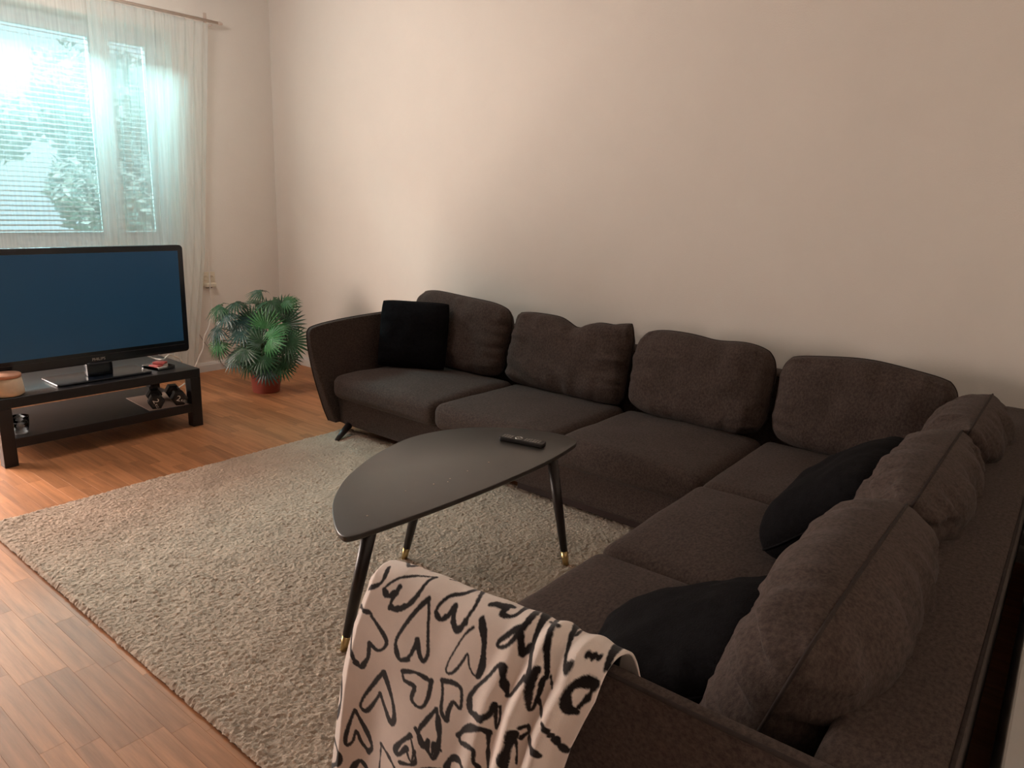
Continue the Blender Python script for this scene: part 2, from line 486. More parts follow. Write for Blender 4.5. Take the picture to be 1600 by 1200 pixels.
# baseboards with a moulded top
def baseboard(name, a, b, nrm):
    prof = [(0, 0), (0.016, 0), (0.016, 0.058), (0.012, 0.066), (0.012, 0.072), (0.005, 0.082), (0, 0.082)]
    a = Vector(a); b = Vector(b); nrm = Vector(nrm)
    V = []; n = len(prof)
    for p in (a, b):
        for d, z in prof: V.append(p + nrm * d + Vector((0, 0, z)))
    F = [(k, (k + 1) % n, n + (k + 1) % n, n + k) for k in range(n)] + [tuple(range(n)), tuple(range(2 * n - 1, n - 1, -1))]
    return struct(obj(name, recalc(mesh(name, V, F)), M['trim'], smooth=False))
baseboard('baseboard_left', (XA, VY1, 0), (XA, YB, 0), (1, 0, 0))
baseboard('baseboard_back', (XA, YB, 0), (XR, YB, 0), (0, -1, 0))
struct(obj('trim_1', boxes('trim_1', [(0.040, XR, -0.6, 3.88, 0.0, 0.60)], 0.006, 2), M['trim'], smooth=False))     # white boxed-in ledge along the right wall

# floor: base slab and oak staves
fl = struct(obj('floor', boxes('floor', [(XA - T, XR + 0.12, YF - 0.12, YB + 0.12, -0.12, -0.009)]), M['rug_back'], smooth=False))
def stave_mesh(L, w):
    e = 0.0005; d = 0.0007; hx, hy = L / 2, w / 2
    V = [(-hx, -hy, -0.009), (hx, -hy, -0.009), (hx, hy, -0.009), (-hx, hy, -0.009),
         (-hx, -hy, -d), (hx, -hy, -d), (hx, hy, -d), (-hx, hy, -d),
         (-hx + e, -hy + e, 0), (hx - e, -hy + e, 0), (hx - e, hy - e, 0), (-hx + e, hy - e, 0)]
    F = [(8, 9, 10, 11)]
    for a in (0, 4):
        for k in range(4): F.append((a + k, a + (k + 1) % 4, a + 4 + (k + 1) % 4, a + 4 + k))
    return V, F
SW = 0.0695
cands = []
y = 0.5475 - SW * 36
row = 0
lens = [0.39, 0.455, 0.33, 0.50, 0.42]
rr = random.Random(5)
while y < YB:
    y1 = min(y + SW, YB); x = XA - rr.random() * 0.4
    if abs(y - 0.7560) < 0.01: x = -2.351 - 14 * 0.455
    while x < XR:
        L = lens[rr.randrange(5)] if abs(y - 0.7560) > 0.01 else 0.455
        xa, xb = max(x, XA), min(x + L, XR)
        if xb - xa > 0.02 and y1 > YF + 0.02: cands.append((xa, xb, max(y, YF), y1))
        x += L
    y += SW
def vis_size(c):
    cx, cy = (c[0] + c[1]) / 2, (c[2] + c[3]) / 2
    d = np.array([cx, cy, 0]) - CAM_POS; z = d @ _f
    if z < 0.2: return 0
    px = 800 + FPX * (d @ CR) / z; py = 600 - FPX * (d @ CU) / z
    if px < -120 or px > 720 or py < 520 or py > 1290: return 0
    if -3.66 < cx < -0.9 and 0.98 < cy < 3.0: return 0          # under the rug
    if cx > -3.6 and cy > 2.95: return 0                        # under the sofa
    return 1 / (z * z) + 1e-6
ranked = sorted(cands, key=lambda c: -vis_size(c))
single = [c for c in ranked[:299] if vis_size(c) > 0]
rest = ranked[len(single):]
cache = {}
for c in single:
    L = round(c[1] - c[0], 4); w = round(c[3] - c[2], 4)
    if (L, w) not in cache:
        me = mesh('stave', *stave_mesh(L, w)); me.materials.append(M['oak']); cache[(L, w)] = me
    o = bpy.data.objects.new('stave', cache[(L, w)]); COL.objects.link(o); o.parent = fl
    o.location = ((c[0] + c[1]) / 2, (c[2] + c[3]) / 2, 0)
V, F = [], []
for c in rest:
    v, f = stave_mesh(c[1] - c[0], c[3] - c[2]); k = len(V)
    V += [(p[0] + (c[0] + c[1]) / 2, p[1] + (c[2] + c[3]) / 2, p[2]) for p in v]; F += [tuple(i + k for i in q) for q in f]
o = obj('staves_out_of_view', mesh('staves', V, F), M['oak'], fl, smooth=False); o.name = 'stave_field'; o['kind'] = 'stuff'

# ------------------------------------------------------------------ windows
def window(name, y0, y1, z0, z1, splits, xo=-6.06):
    root = bpy.data.objects.new(name, None); COL.objects.link(root); struct(root)
    root.location = (xo, (y0 + y1) / 2, z0)
    def part(n, L, m, par=root, bev=0.003):
        L2 = [(a - xo, b - xo, c - (y0 + y1) / 2, d - (y0 + y1) / 2, e - z0, f - z0) for a, b, c, d, e, f in L]
        return obj(n, boxes(n, L2, bev, 1), m, par, smooth=False)
    x0, x1 = xo - 0.08, xo
    f = 0.05
    part('frame', [(x0, x1, y0, y1, z0, z0 + f), (x0, x1, y0, y1, z1 - f, z1), (x0, x1, y0, y0 + f, z0 + f, z1 - f), (x0, x1, y1 - f, y1, z0 + f, z1 - f)], M['frame'])
    edges = [y0 + f] + splits + [y1 - f]
    for k in range(len(edges) - 1):
        a, b = edges[k], edges[k + 1]; s = 0.058
        if k: part('mullion', [(x0, x1 + 0.004, a - 0.02, a + 0.02, z0 + f, z1 - f)], M['frame'])
        aa = a + (0.02 if k else 0); bb = b - (0.02 if k < len(edges) - 2 else 0)
        za, zb = z0 + f, z1 - f
        xs0, xs1 = xo - 0.065, xo - 0.008
        sash = part('sash', [(xs0, xs1, aa, bb, za, za + s), (xs0, xs1, aa, bb, zb - s, zb), (xs0, xs1, aa, aa + s, za + s, zb - s), (xs0, xs1, bb - s, bb, za + s, zb - s)], M['frame'])
        part('pane', [(xo - 0.052, xo - 0.048, aa + s - .005, bb - s + .005, za + s - .005, zb - s + .005)], M['pane'], sash, 0)
        yield root, (aa + s, bb - s, za + s, zb - s)
    part('sill', [(XA - T + 0.08, XA + 0.03, y0 + 0.002, y1 - 0.002, z0 - 0.004, z0 + 0.022)], M['frame'])
    if name == 'window_1':
        part('hook', [(xo - 0.008, xo + 0.012, 2.995, 3.007, 1.95, 2.06)], M['trim'], root)
        part('latch', [(xo - 0.008, xo + 0.016, 2.618, 2.634, 1.80, 1.90)], M['trim'], root)
openings = list(window('window_1', WY0, WY1, WZ0, WZ1, [2.62]))
w1 = openings[0][0]
list(window('added_window', VY0, VY1, VZ0, VZ1, []))  # added and unseen, frames the fill lamp on the left wall
# venetian blinds hung in front of each sash of the window in view
blind_info = [('white venetian blind with open slats over the wide window pane', 0), ('narrow white venetian blind with open slats over the side sash', 1)]
for lab, k in blind_info:
    a, b, c, d = openings[k][1]
    b_root = thing('venetian_blind', lab, 'blind', (-6.045, (a + b) / 2, d + 0.02), group=None)
    wy = (b - a) + 0.01
    obj('headrail', boxes('headrail', [(-0.014, 0.014, -wy / 2, wy / 2, -0.03, 0.0)], 0.003, 1), M['slat'], b_root, smooth=False)
    n = int((d - c - 0.03) / 0.034)
    tl = math.radians(22)
    hx = 0.0125
    V = []
    for yy in (-wy / 2, wy / 2):
        for s, z in ((-1, -0.0018), (0, 0.0012), (1, -0.0018)):
            V.append((s * hx * math.cos(tl), yy, z - s * hx * math.sin(tl)))
            V.append((s * hx * math.cos(tl), yy, z - s * hx * math.sin(tl) + 0.0009))
    F = [(0, 2, 8, 6), (2, 4, 10, 8), (1, 7, 9, 3), (3, 9, 11, 5), (0, 6, 7, 1), (4, 5, 11, 10), (0, 1, 3, 2), (2, 3, 5, 4), (6, 8, 9, 7), (8, 10, 11, 9)]
    sm = recalc(mesh('slat', V, F)); sm.materials.append(M['slat'])
    for i in range(n):
        s = bpy.data.objects.new('slat', sm); COL.objects.link(s); s.parent = b_root; s.location = (0, 0, -0.05 - i * 0.034)
    obj('bottom_rail', boxes('bottom_rail', [(-0.012, 0.012, -wy / 2, wy / 2, -0.05 - n * 0.034 - 0.012, -0.05 - n * 0.034)], 0.002, 1), M['slat'], b_root, smooth=False)
    for yy in ([-wy * 0.35, wy * 0.1, wy * 0.38] if k == 0 else [-wy * 0.25, wy * 0.3]):
        obj('ladder_cord', tube('ladder_cord', [(0.013, yy, -0.02), (0.013, yy, -0.05 - n * 0.034)], 0.0012, 5), M['slat'], b_root)

# curtain rod, rings left out of view
rod = thing('curtain_rod', 'thin pale wooden curtain rod on bracket above the window', 'curtain rod', (-5.775, 0.0, 2.815))
obj('rod', tube('rod', [(0, 0.2, 0), (0, 3.42, 0.012)], 0.011, 12), M['rodwood'], rod)
obj('finial', lathe('finial', [(0.001, 0), (0.012, 0.003), (0.014, 0.02), (0.009, 0.04), (0.001, 0.045)], 14), M['rodwood'], rod, (0, 3.415, 0.012), (math.radians(-90), 0, 0))
for yy in (3.36, 1.0):
    obj('bracket', boxes('bracket', [(-0.095, -0.085, yy - 0.012, yy + 0.012, -0.03, 0.085), (-0.09, 0.004, yy - 0.006, yy + 0.006, -0.022, -0.010)], 0.002, 1), M['rodwood'], rod, smooth=False)

def curtain(name, label, m, top, mid, bot, folds, amp, seed, zt=2.80, zb=0.03, nz=60, ny=420, x=-5.775):
    """top/mid/bot: (y0, y1) at the rod, at 1 m and at the hem."""
    t = np.linspace(0, 1, nz)[:, None]; s = np.linspace(0, 1, ny)[None, :]
    z = zt + (zb - zt) * t
    def lerp3(k):
        zz = np.array([zb, 1.0, zt]); vv = np.array([bot[k], mid[k], top[k]])
        return np.interp(z.ravel(), zz, vv)[:, None]
    y0, y1 = lerp3(0), lerp3(1)
    wob = 0.25 * fbm(s * 6 + seed, t * 2.0, seed, 2)
    ph = (s + 0.012 * wob) * folds * 2 * math.pi + 1.2 * fbm(s * 4, t * 1.5, seed + 3, 2)
    a = amp * (0.45 + 0.55 * t) * (0.7 + 0.5 * fbm(s * 9, t * 1.0, seed + 5, 2))
    X = x + a * np.sin(ph) + 0.010 * fbm(s * 40, t * 3, seed + 9, 2)
    Y = y0 + (y1 - y0) * (s + 0.20 / folds * np.sin(ph + 1.3) / 2 / math.pi * 2)
    P = np.stack([X, Y, z + 0 * s], -1).reshape(-1, 3)
    base = np.array([x, (top[0] + top[1]) / 2, zt])
    o = obj(name, mesh_np(name, P - base, grid_quads(nz, ny)), m, None, tuple(base))
    return tag(o, label, 'curtain')
curtain('sheer_curtain', 'thin white sheer curtain hanging over the wide window pane', M['sheer_thin'], (0.35, 2.50), (0.35, 2.62), (0.35, 2.66), 17, 0.014, 3, x=-5.812)
curtain('sheer_curtain', 'gathered white sheer curtain at the window end nearest the corner', M['sheer_thick'], (2.42, 3.31), (2.39, 3.17), (2.36, 3.03), 12, 0.022, 8, x=-5.742)

# ------------------------------------------------------------------ outside
struct(obj('ground_outside', boxes('ground_outside', [(-30, XA - T, -18, 22, -0.75, -0.6)]), M['grass'], smooth=False))
def tree(label, x, y, h, rad, seed, nleaf):
    root = thing('garden_tree', label, 'tree', (x, y, -0.6), group='trees outside the window')
    r = np.random.default_rng(seed)
    pts = [(0, 0, 0)]
    for k in range(1, 6): pts.append((r.normal(0, 0.07) * k, r.normal(0, 0.07) * k, h * 0.8 * k / 5))
    obj('trunk', tube('trunk', pts, [0.13, 0.11, 0.09, 0.07, 0.05, 0.02], 8), M['bark'], root)
    cl = [(r.normal(0, rad * .45), r.normal(0, rad * .55), h * (0.25 + 0.7 * r.random()), rad * (0.35 + .25 * r.random())) for _ in range(16)]
    V = np.zeros((nleaf, 4, 3))
    ci = r.integers(0, 16, nleaf); C = np.array(cl)[ci]
    d = r.normal(size=(nleaf, 3)); d /= np.linalg.norm(d, axis=1)[:, None]
    c = C[:, :3] + d * (C[:, 3] * r.random(nleaf) ** 0.4)[:, None]
    a = r.normal(size=(nleaf, 3)); a /= np.linalg.norm(a, axis=1)[:, None]
    b = np.cross(a, r.normal(size=(nleaf, 3))); b /= np.linalg.norm(b, axis=1)[:, None]
    L = 0.10 + 0.08 * r.random((nleaf, 1))
    V[:, 0] = c - a * L; V[:, 1] = c + b * L * .45; V[:, 2] = c + a * L; V[:, 3] = c - b * L * .45
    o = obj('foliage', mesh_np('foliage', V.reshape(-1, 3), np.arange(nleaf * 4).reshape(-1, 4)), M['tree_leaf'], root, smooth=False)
    o['kind'] = 'stuff'
    return root
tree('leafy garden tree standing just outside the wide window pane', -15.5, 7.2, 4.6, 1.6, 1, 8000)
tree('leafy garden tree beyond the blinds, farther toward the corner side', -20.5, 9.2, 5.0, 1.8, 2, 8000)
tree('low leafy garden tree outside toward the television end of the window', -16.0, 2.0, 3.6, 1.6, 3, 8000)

# ------------------------------------------------------------------ rug
def make_rug(x0, x1, y0, y1):
    root = thing('shag_rug', 'large beige shag rug on the oak floor under the table', 'rug', ((x0 + x1) / 2, (y0 + y1) / 2, 0))
    st = 0.0046
    nx, ny = int((x1 - x0) / st), int((y1 - y0) / st)
    gx, gy = np.meshgrid(np.linspace(x0, x1, nx), np.linspace(y0, y1, ny), indexing='ij')
    r = np.random.default_rng(4)
    base = 0.024 + 0.004 * fbm(gx * 3, gy * 3, 2, 2)
    cl = 0.0020 * fbm(gx * 70, gy * 60, 5, 2) + 0.0032 * fbm(gx * 125, gy * 115, 9, 2) + 0.0022 * fbm(gx * 9, gy * 14, 12, 2)
    cl += 0.0020 * r.normal(size=gx.shape)
    # wear streaks (brushed pile)
    cl -= 0.003 * np.clip(fbm(gx * 5, gy * 16, 31, 3) - 0.35, 0, 1) * 2
    z = base + cl
    e = np.minimum(np.minimum(gx - x0, x1 - gx), np.minimum(gy - y0, y1 - gy))
    z = np.where(e < 0.012, z * (0.45 + 0.55 * e / 0.012), z)
    dx = 0.004 * fbm(gx * 95, gy * 95, 21, 2); dy = 0.004 * fbm(gx * 95, gy * 95, 25, 2)
    X = gx + dx; Y = gy + dy
    P = np.stack([X - (x0 + x1) / 2, Y - (y0 + y1) / 2, np.maximum(z, 0.006)], -1).reshape(-1, 3)
    o = obj('pile', mesh_np('pile', P, grid_quads(nx, ny)), M['rug'], root); o['kind'] = 'stuff'
    hx, hy = (x1 - x0) / 2 - 0.004, (y1 - y0) / 2 - 0.004
    obj('backing', boxes('backing', [(-hx, hx, -hy, hy, 0.0005, 0.009)], 0.002, 1), M['rug_back'], root, smooth=False)
make_rug(-3.735, -0.98, 0.915, 3.0)

# ------------------------------------------------------------------ sofa
sofa = thing('corner_sofa', 'large dark grey-brown fabric corner sofa with loose back cushions along the wall', 'sofa', (0, 0, 0))
FR, FT = 2.885, -1.105         # seat front planes of the long and the short run
# bases
obj('base', rbox('base', -3.72, -0.05, FR + 0.025, 3.88, 0.075, 0.275, 0.02, n=12), M['sofa'], sofa)
obj('base', rbox('base', FT + 0.025, -0.05, 1.12, FR + 0.05, 0.075, 0.275, 0.02, n=12), M['sofa'], sofa)
obj('plinth', boxes('plinth', [(-2.22, -0.2, FR + 0.05, FR + 0.12, 0.036, 0.085)], 0.003, 1), M['plinth'], sofa, smooth=False)
obj('plinth', boxes('plinth', [(FT + 0.06, FT + 0.12, 1.2, FR + 0.04, 0.036, 0.085)], 0.003, 1), M['plinth'], sofa, smooth=False)
# seat cushions
def seat(x0, x1, y0, y1, seed):
    c = obj('seat_cushion', rbox('seat_cushion', x0, x1, y0, y1, 0.262, 0.415, 0.055, crown=0.022, bulge=0.008, n=30, lump=0.008, seed=seed), M['sofa'], sofa)
seat(-3.695, -2.785, FR - 0.045, 3.62, 1)
seat(-2.785, -1.955, FR - 0.045, 3.62, 2)
seat(-1.955, -1.145, FR - 0.045, 3.62, 3)
seat(-1.145, -0.35, 2.80, 3.62, 4)
seat(-1.15, -0.33, 1.995, 2.80, 5)
seat(-1.15, -0.33, 1.125, 1.995, 6)

# arms and backs: upholstered plates, flaring outward toward the top
def arm(kind):
    # outline in (depth from the seat front, z); depth grows toward the back
    out = [(0.0, 0.088), (-0.035, 0.20), (-0.085, 0.40), (-0.112, 0.56), (-0.118, 0.66), (-0.108, 0.702), (-0.07, 0.722), (0.05, 0.738),
           (0.25, 0.750), (0.50, 0.757), (0.75, 0.757), (0.98, 0.755), (1.02, 0.735), (1.02, 0.40), (1.0, 0.088)]
    poly = smooth_open(out, 5)
    V, F = plate('arm', poly, 0.125, 0.006, 0.020, 5)      # depth 0 = outer face, t = inner face
    loop = [(q[0], q[1], 0.004) for q in poly]
    t0 = 0.085
    def place(v):
        a, z, d = v
        k = max(0.0, min(1.0, (z - 0.088) / 0.60))
        outer = t0 + 0.050 * k ** 0.7 + 0.008 * math.sin(min(1, max(0, a)) * math.pi)
        thick = t0 + (0.034 - t0) * k
        off = outer - d / 0.125 * thick
        if kind == 'long': return (-3.685 - off, FR - 0.01 + a, z)
        return (FT - 0.005 + (a if a > 0 else a * 0.12), 1.128 - off, z)
    V2 = [place(v) for v in V]
    o = obj('arm', recalc(mesh('arm', V2, F)), M['sofa'], sofa)
    pl = [place((q[0], q[1], -0.002)) for q in poly]
    obj('piping', tube('piping', pl, 0.0045, 6, caps=True), M['piping'], o)
    return place
arm_l = arm('long'); arm_n = arm('short')

def back_long():
    # section in (y, z) swept along x
    return rbox('back', -3.80, -0.02, 3.70, 3.915, 0.09, 0.737, 0.045, crown=0.0, n=20)
o = obj('back', back_long(), M['sofa'], sofa)
obj('piping', tube('piping', [(-3.75, 3.71, 0.727), (-0.18, 3.71, 0.727)], 0.004, 6), M['piping'], o)
o = obj('back', rbox('back', -0.20, -0.016, 1.02, 3.905, 0.09, 0.742, 0.03, n=20), M['sofa'], sofa)
obj('piping', tube('piping', [(-0.024, 1.02, 0.735), (-0.024, 3.88, 0.735)], 0.004, 6), M['piping'], o)
# legs
def leg(top, foot):
    o = obj('leg', tube('leg', [top, tuple((Vector(top) * .5 + Vector(foot) * .5)), foot], [0.024, 0.020, 0.0135], 14), M['legwood'], sofa)
leg((-3.60, FR + 0.02, 0.085), (-3.555, FR - 0.115, 0.026))
leg((-3.62, 3.80, 0.085), (-3.64, 3.86, 0.0))
leg((-1.03, 1.16, 0.085), (-1.10, 1.12, 0.03))
leg((-0.12, 1.16, 0.085), (-0.10, 1.12, 0.0))

# back cushions
def back_cushion(cx, cy, cz, w, h, t, tilt, side, seed, rz=0.0, **kw):
    """side 'y': faces -y (long run); side 'x': faces -x (short run)."""
    me, loop = pillow('back_cushion', w, h, t, seed, **kw)
    o = obj('back_cushion', me, M['sofa'], sofa)
    # local: x width, y height, z thickness(front)
    if side == 'y': B = Matrix(((1, 0, 0), (0, 0, -1), (0, 1, 0)))
    else: B = Matrix(((0, 0, -1), (-1, 0, 0), (0, 1, 0)))
    ax = Vector((1, 0, 0))
    R = Matrix.Rotation(rz, 3, 'Z') @ B @ Matrix.Rotation(-tilt, 3, 'X')
    o.matrix_local = Matrix.Translation((cx, cy, cz)) @ R.to_4x4()
    dip = kw.get('dip')
    if dip is not None: pass
    lp = loop[::1]
    # follow the dipped outline
    if dip is not None:
        lp = []
        for q in loop: lp.append(q)
    obj('piping', tube('piping', lp, 0.0042, 6, closed=True), M['piping'], o)
    return o
T12 = math.radians(11)
back_cushion(-3.30, 3.585, 0.405, 0.89, 0.49, 0.235, T12, 'y', 1, dip=lambda u: 0.026 - 0.018 * u, a=4.4, p=0.44, round_k=0.25, wr=0.020)
back_cushion(-2.405, 3.585, 0.405, 0.885, 0.475, 0.24, T12, 'y', 2, dip=lambda u: 0.006 - 0.05 * np.exp(-((u - 0.12) / 0.22) ** 2) + 0.035 * np.clip((u - 0.72) / 0.28, 0, 1), a=4.4, p=0.44, wr=0.026, round_k=0.18)
back_cushion(-1.545, 3.585, 0.405, 0.815, 0.485, 0.25, T12, 'y', 3, dip=lambda u: 0.012 - 0.014 * np.exp(-((u - 0.2) / 0.3) ** 2), a=4.4, p=0.44, round_k=0.28, wr=0.020)
back_cushion(-0.735, 3.60, 0.405, 0.80, 0.49, 0.22, T12, 'y', 4, dip=lambda u: 0.01 * np.cos(u * 4), a=4.4, p=0.44, round_k=0.26, wr=0.020)
T17 = math.radians(17)
back_cushion(-0.385, 1.565, 0.40, 0.90, 0.50, 0.30, T17, 'x', 5, dip=lambda u: 0.018 - 0.03 * u * u, a=3.4, p=0.46, wr=0.034, wrf=15, round_k=0.18, pinch=0.03, lump=0.022)
back_cushion(-0.375, 2.40, 0.40, 0.86, 0.50, 0.29, T17, 'x', 6, dip=lambda u: 0.012 - 0.03 * u * u, a=3.6, p=0.46, wr=0.038, wrf=15, round_k=0.12, pinch=0.045, ears=0.03, lump=0.022)
back_cushion(-0.355, 3.14, 0.40, 0.68, 0.50, 0.27, T17, 'x', 7, dip=lambda u: 0.012 - 0.02 * u * u, a=3.6, p=0.46, wr=0.032, wrf=13, round_k=0.10, pinch=0.04, ears=0.03, lump=0.018)

# throw pillows
def throw(label, w, h, t, X, Y, C, seed, **kw):
    """X: width axis, Y: height axis (world); C: centre of the bottom edge."""
    X = Vector(X).normalized(); Y = Vector(Y); Y = (Y - X * Y.dot(X)).normalized(); Z = X.cross(Y)
    me, loop = pillow('cover', w, h, t, seed, wr=0.006, lump=0.010, **kw)
    r = thing('throw_pillow', label, 'pillow', C)
    r.matrix_world = Matrix(((X.x, Y.x, Z.x, C[0]), (X.y, Y.y, Z.y, C[1]), (X.z, Y.z, Z.z, C[2]), (0, 0, 0, 1)))
    obj('cover', me, M['black_knit'], r)
    obj('seam', tube('seam', loop, 0.004, 6, closed=True), M['black_knit'], r)
    return r
tp = throw('square black knit pillow standing against the far end of the long run', 0.47, 0.45, 0.15, (0.86, 0.50, 0), (-0.05, 0.28, 0.96), (-3.445, 3.31, 0.435), 21, a=3.2, p=0.5, pinch=0.015, round_k=0.09)
bmk = lathe('button', [(0.001, 0.0), (0.006, 0.0), (0.006, 0.003), (0.001, 0.004)], 10)
obj('button', bmk, M['silver'], tp, (-0.20, 0.085, 0.028))
throw('black pillow slumped against the short run cushions, nearest the corner', 0.64, 0.47, 0.25, (0, -1, 0), (0.64, 0.0, 0.58), (-0.675, 2.48, 0.475), 22, a=3.4, p=0.42, pinch=0.0, round_k=0.22)
throw('black pillow slumped beside the blanket-covered arm', 0.44, 0.50, 0.18, (0.26, -0.95, 0), (0.82, 0.26, 0.42), (-0.78, 1.37, 0.465), 23, a=3.0, p=0.48, pinch=0.01, round_k=0.1)

# ------------------------------------------------------------------ coffee table
tb = thing('coffee_table', 'black leaf-shaped coffee table with brass-tipped legs on the rug', 'table', (-1.93, 2.0, 0.0))
out = [(-1.930, 1.480), (-1.805, 1.390), (-1.725, 1.352), (-1.690, 1.372), (-1.672, 1.50), (-1.652, 1.72), (-1.640, 1.98), (-1.640, 2.24), (-1.652, 2.44),
       (-1.680, 2.63), (-1.705, 2.69), (-1.765, 2.722), (-1.875, 2.712), (-2.04, 2.635), (-2.165, 2.515), (-2.245, 2.37), (-2.275, 2.18), (-2.222, 1.94), (-2.12, 1.715), (-2.03, 1.585)]
poly = smooth_closed([(a + 1.93, b - 2.0) for a, b in out], 6)
V, F = plate('tabletop', poly, 0.022, 0.007, 0.003, 3)
obj('tabletop', recalc(mesh('tabletop', [(v[0], v[1], 0.467 + v[2]) for v in V], F)), M['table'], tb)
def tleg(top, foot):
    top = Vector(top) - Vector((-1.93, 2.0, 0)); foot = Vector(foot) - Vector((-1.93, 2.0, 0))
    q = foot + (top - foot) * 0.13
    o = obj('leg', tube('leg', [top, top * .5 + q * .5, q], [0.024, 0.021, 0.0152], 16), M['legwood'], tb)
    obj('brass_tip', tube('brass_tip', [q + (top - foot) * 0.002, foot], [0.0155, 0.0125], 16), M['brass'], o)
    obj('mount_plate', boxes('mount_plate', [(top.x - 0.03 + (0.01 if top.x < 0 else -0.025), top.x + 0.03 + (0.01 if top.x < 0 else -0.025), top.y - 0.03, top.y + 0.03, 0.457, 0.467)], 0.002, 1), M['legwood'], tb, smooth=False)
tleg((-1.660, 2.44, 0.468), (-1.548, 2.425, 0.022))
tleg((-1.705, 1.455, 0.468), (-1.772, 1.392, 0.022))
tleg((-1.99, 2.00, 0.468), (-2.10, 1.985, 0.022))

# remote
rm = thing('remote_control', 'black remote control with grey buttons lying on the coffee table', 'remote', (-1.862, 2.487, 0.489), (0, 0, math.radians(13)))
def remote():
    pol = smooth_closed([(-0.105, -0.018), (-0.098, -0.026), (-0.03, -0.024), (0.04, -0.025), (0.098, -0.027), (0.106, -0.018), (0.106, 0.018), (0.098, 0.027), (0.04, 0.025), (-0.03, 0.024), (-0.098, 0.026), (-0.105, 0.018)], 3)
    V, F = plate('body', pol, 0.021, 0.008, 0.005, 3)
    obj('body', recalc(mesh('body', V, F)), M['remote'], rm)
    bt = boxes('button', [(-0.0052, 0.0052, -0.0045, 0.0045, 0, 0.0022)], 0.001, 1); bt.materials.append(M['button'])
    for i, xx in enumerate([-0.092, -0.079, -0.066, -0.053, 0.018, 0.031, 0.044, 0.057, 0.070, 0.083]):
        for yy in (-0.0135, 0, 0.0135):
            o = bpy.data.objects.new('button', bt); COL.objects.link(o); o.parent = rm; o.location = (xx, yy, 0.0207)
    ring = tube('navigation_ring', [(0.016 * math.cos(a), 0.016 * math.sin(a), 0) for a in np.linspace(0, 2 * math.pi, 21)[:-1]], 0.0028, 6, closed=True)
    obj('navigation_ring', ring, M['silver'], rm, (-0.018, 0, 0.0215))
    obj('button', bt, M['button'], rm, (-0.018, 0, 0.0207))
remote()
# crumbs
crumb_px = [(-1.770, 1.502), (-1.836, 1.742), (-1.806, 1.862), (-1.785, 1.915), (-1.800, 1.945), (-1.808, 2.055), (-1.81, 2.19)]
crumb_labels = ['pale crumb nearest the near tip', 'pale crumb second from the near tip', 'pale crumb at the near end of the middle cluster', 'pale crumb between two others in the middle cluster',
                'pale crumb at the remote end of the middle cluster', 'pale crumb just past the middle cluster, second from the remote', 'pale crumb closest to the remote']
for i, (x, y) in enumerate(crumb_px):
    r = random.Random(i)
    bm = bmesh.new(); bmesh.ops.create_icosphere(bm, subdivisions=1, radius=0.0018 + 0.0014 * r.random())
    for v in bm.verts: v.co = Vector((v.co.x * (0.8 + r.random()), v.co.y * (0.8 + r.random()), max(v.co.z, -0.002) * 0.6))
    me = bpy.data.meshes.new('crumb'); bm.to_mesh(me); bm.free()
    tag(obj('crumb', me, M['crumb'], None, (x, y, 0.4905), smooth=False), crumb_labels[i] + ' on the black coffee table', 'crumb', 'crumbs on the coffee table')

# ------------------------------------------------------------------ tv stand
SX, SY0, SY1, SD = -4.49, 1.235, 2.392, 0.64
st = thing('tv_stand', 'low black-brown television bench with open lower shelf under the window', 'tv stand', (SX - SD / 2, (SY0 + SY1) / 2, 0))
def spart(n, b, bev=0.002):
    cx, cy = SX - SD / 2, (SY0 + SY1) / 2
    return obj(n, boxes(n, [(b[0] - cx, b[1] - cx, b[2] - cy, b[3] - cy, b[4], b[5])], bev, 1), M['stand'], st, smooth=False)
spart('top_board', (SX - SD, SX, SY0, SY1, 0.335, 0.392))
spart('lower_shelf', (SX - SD + 0.004, SX - 0.004, SY0 + 0.01, SY1 - 0.01, 0.103, 0.158))
for a, b in ((SX - 0.068, SX), (SX - SD, SX - SD + 0.068)):
    for c, d in ((SY0, SY0 + 0.068), (SY1 - 0.068, SY1)):
        spart('leg', (a, b, c, d, 0.0, 0.335))

# television
TX, TY0, TY1, TZ0, TZ1 = -4.66, 1.262, 2.418, 0.482, 1.186
tv = thing('television', 'wide black flat-screen television on glossy stand in front of the window', 'television', (TX, (TY0 + TY1) / 2, 0.392))
hw, hz0, hz1 = (TY1 - TY0) / 2, TZ0 - 0.392, TZ1 - 0.392
def rr_poly(w0, w1, z0, z1, r, n=5):
    P = []
    for cx, cz, a0 in ((w1 - r, z1 - r, 0), (w0 + r, z1 - r, 90), (w0 + r, z0 + r, 180), (w1 - r, z0 + r, 270)):
        for k in range(n + 1):
            a = math.radians(a0 + 90 * k / n); P.append((cx + r * math.cos(a), cz + r * math.sin(a)))
    return P
V, F = plate('casing', rr_poly(-hw, hw, hz0, hz1, 0.024), 0.055, 0.012, 0.006, 3)
case = obj('casing', recalc(mesh('casing', [(-0.05 + v[2], v[0], v[1]) for v in V], F)), M['tv_case'], tv)
obj('screen', boxes('screen', [(0.0045, 0.0065, -hw + 0.036, hw - 0.036, hz0 + 0.075, hz1 - 0.036)]), M['tv_screen'], tv, smooth=False)
obj('bezel_strip', boxes('bezel_strip', [(0.0045, 0.0062, -hw + 0.03, hw - 0.03, hz0 + 0.050, hz0 + 0.053)]), M['dark_hole'], tv, smooth=False)
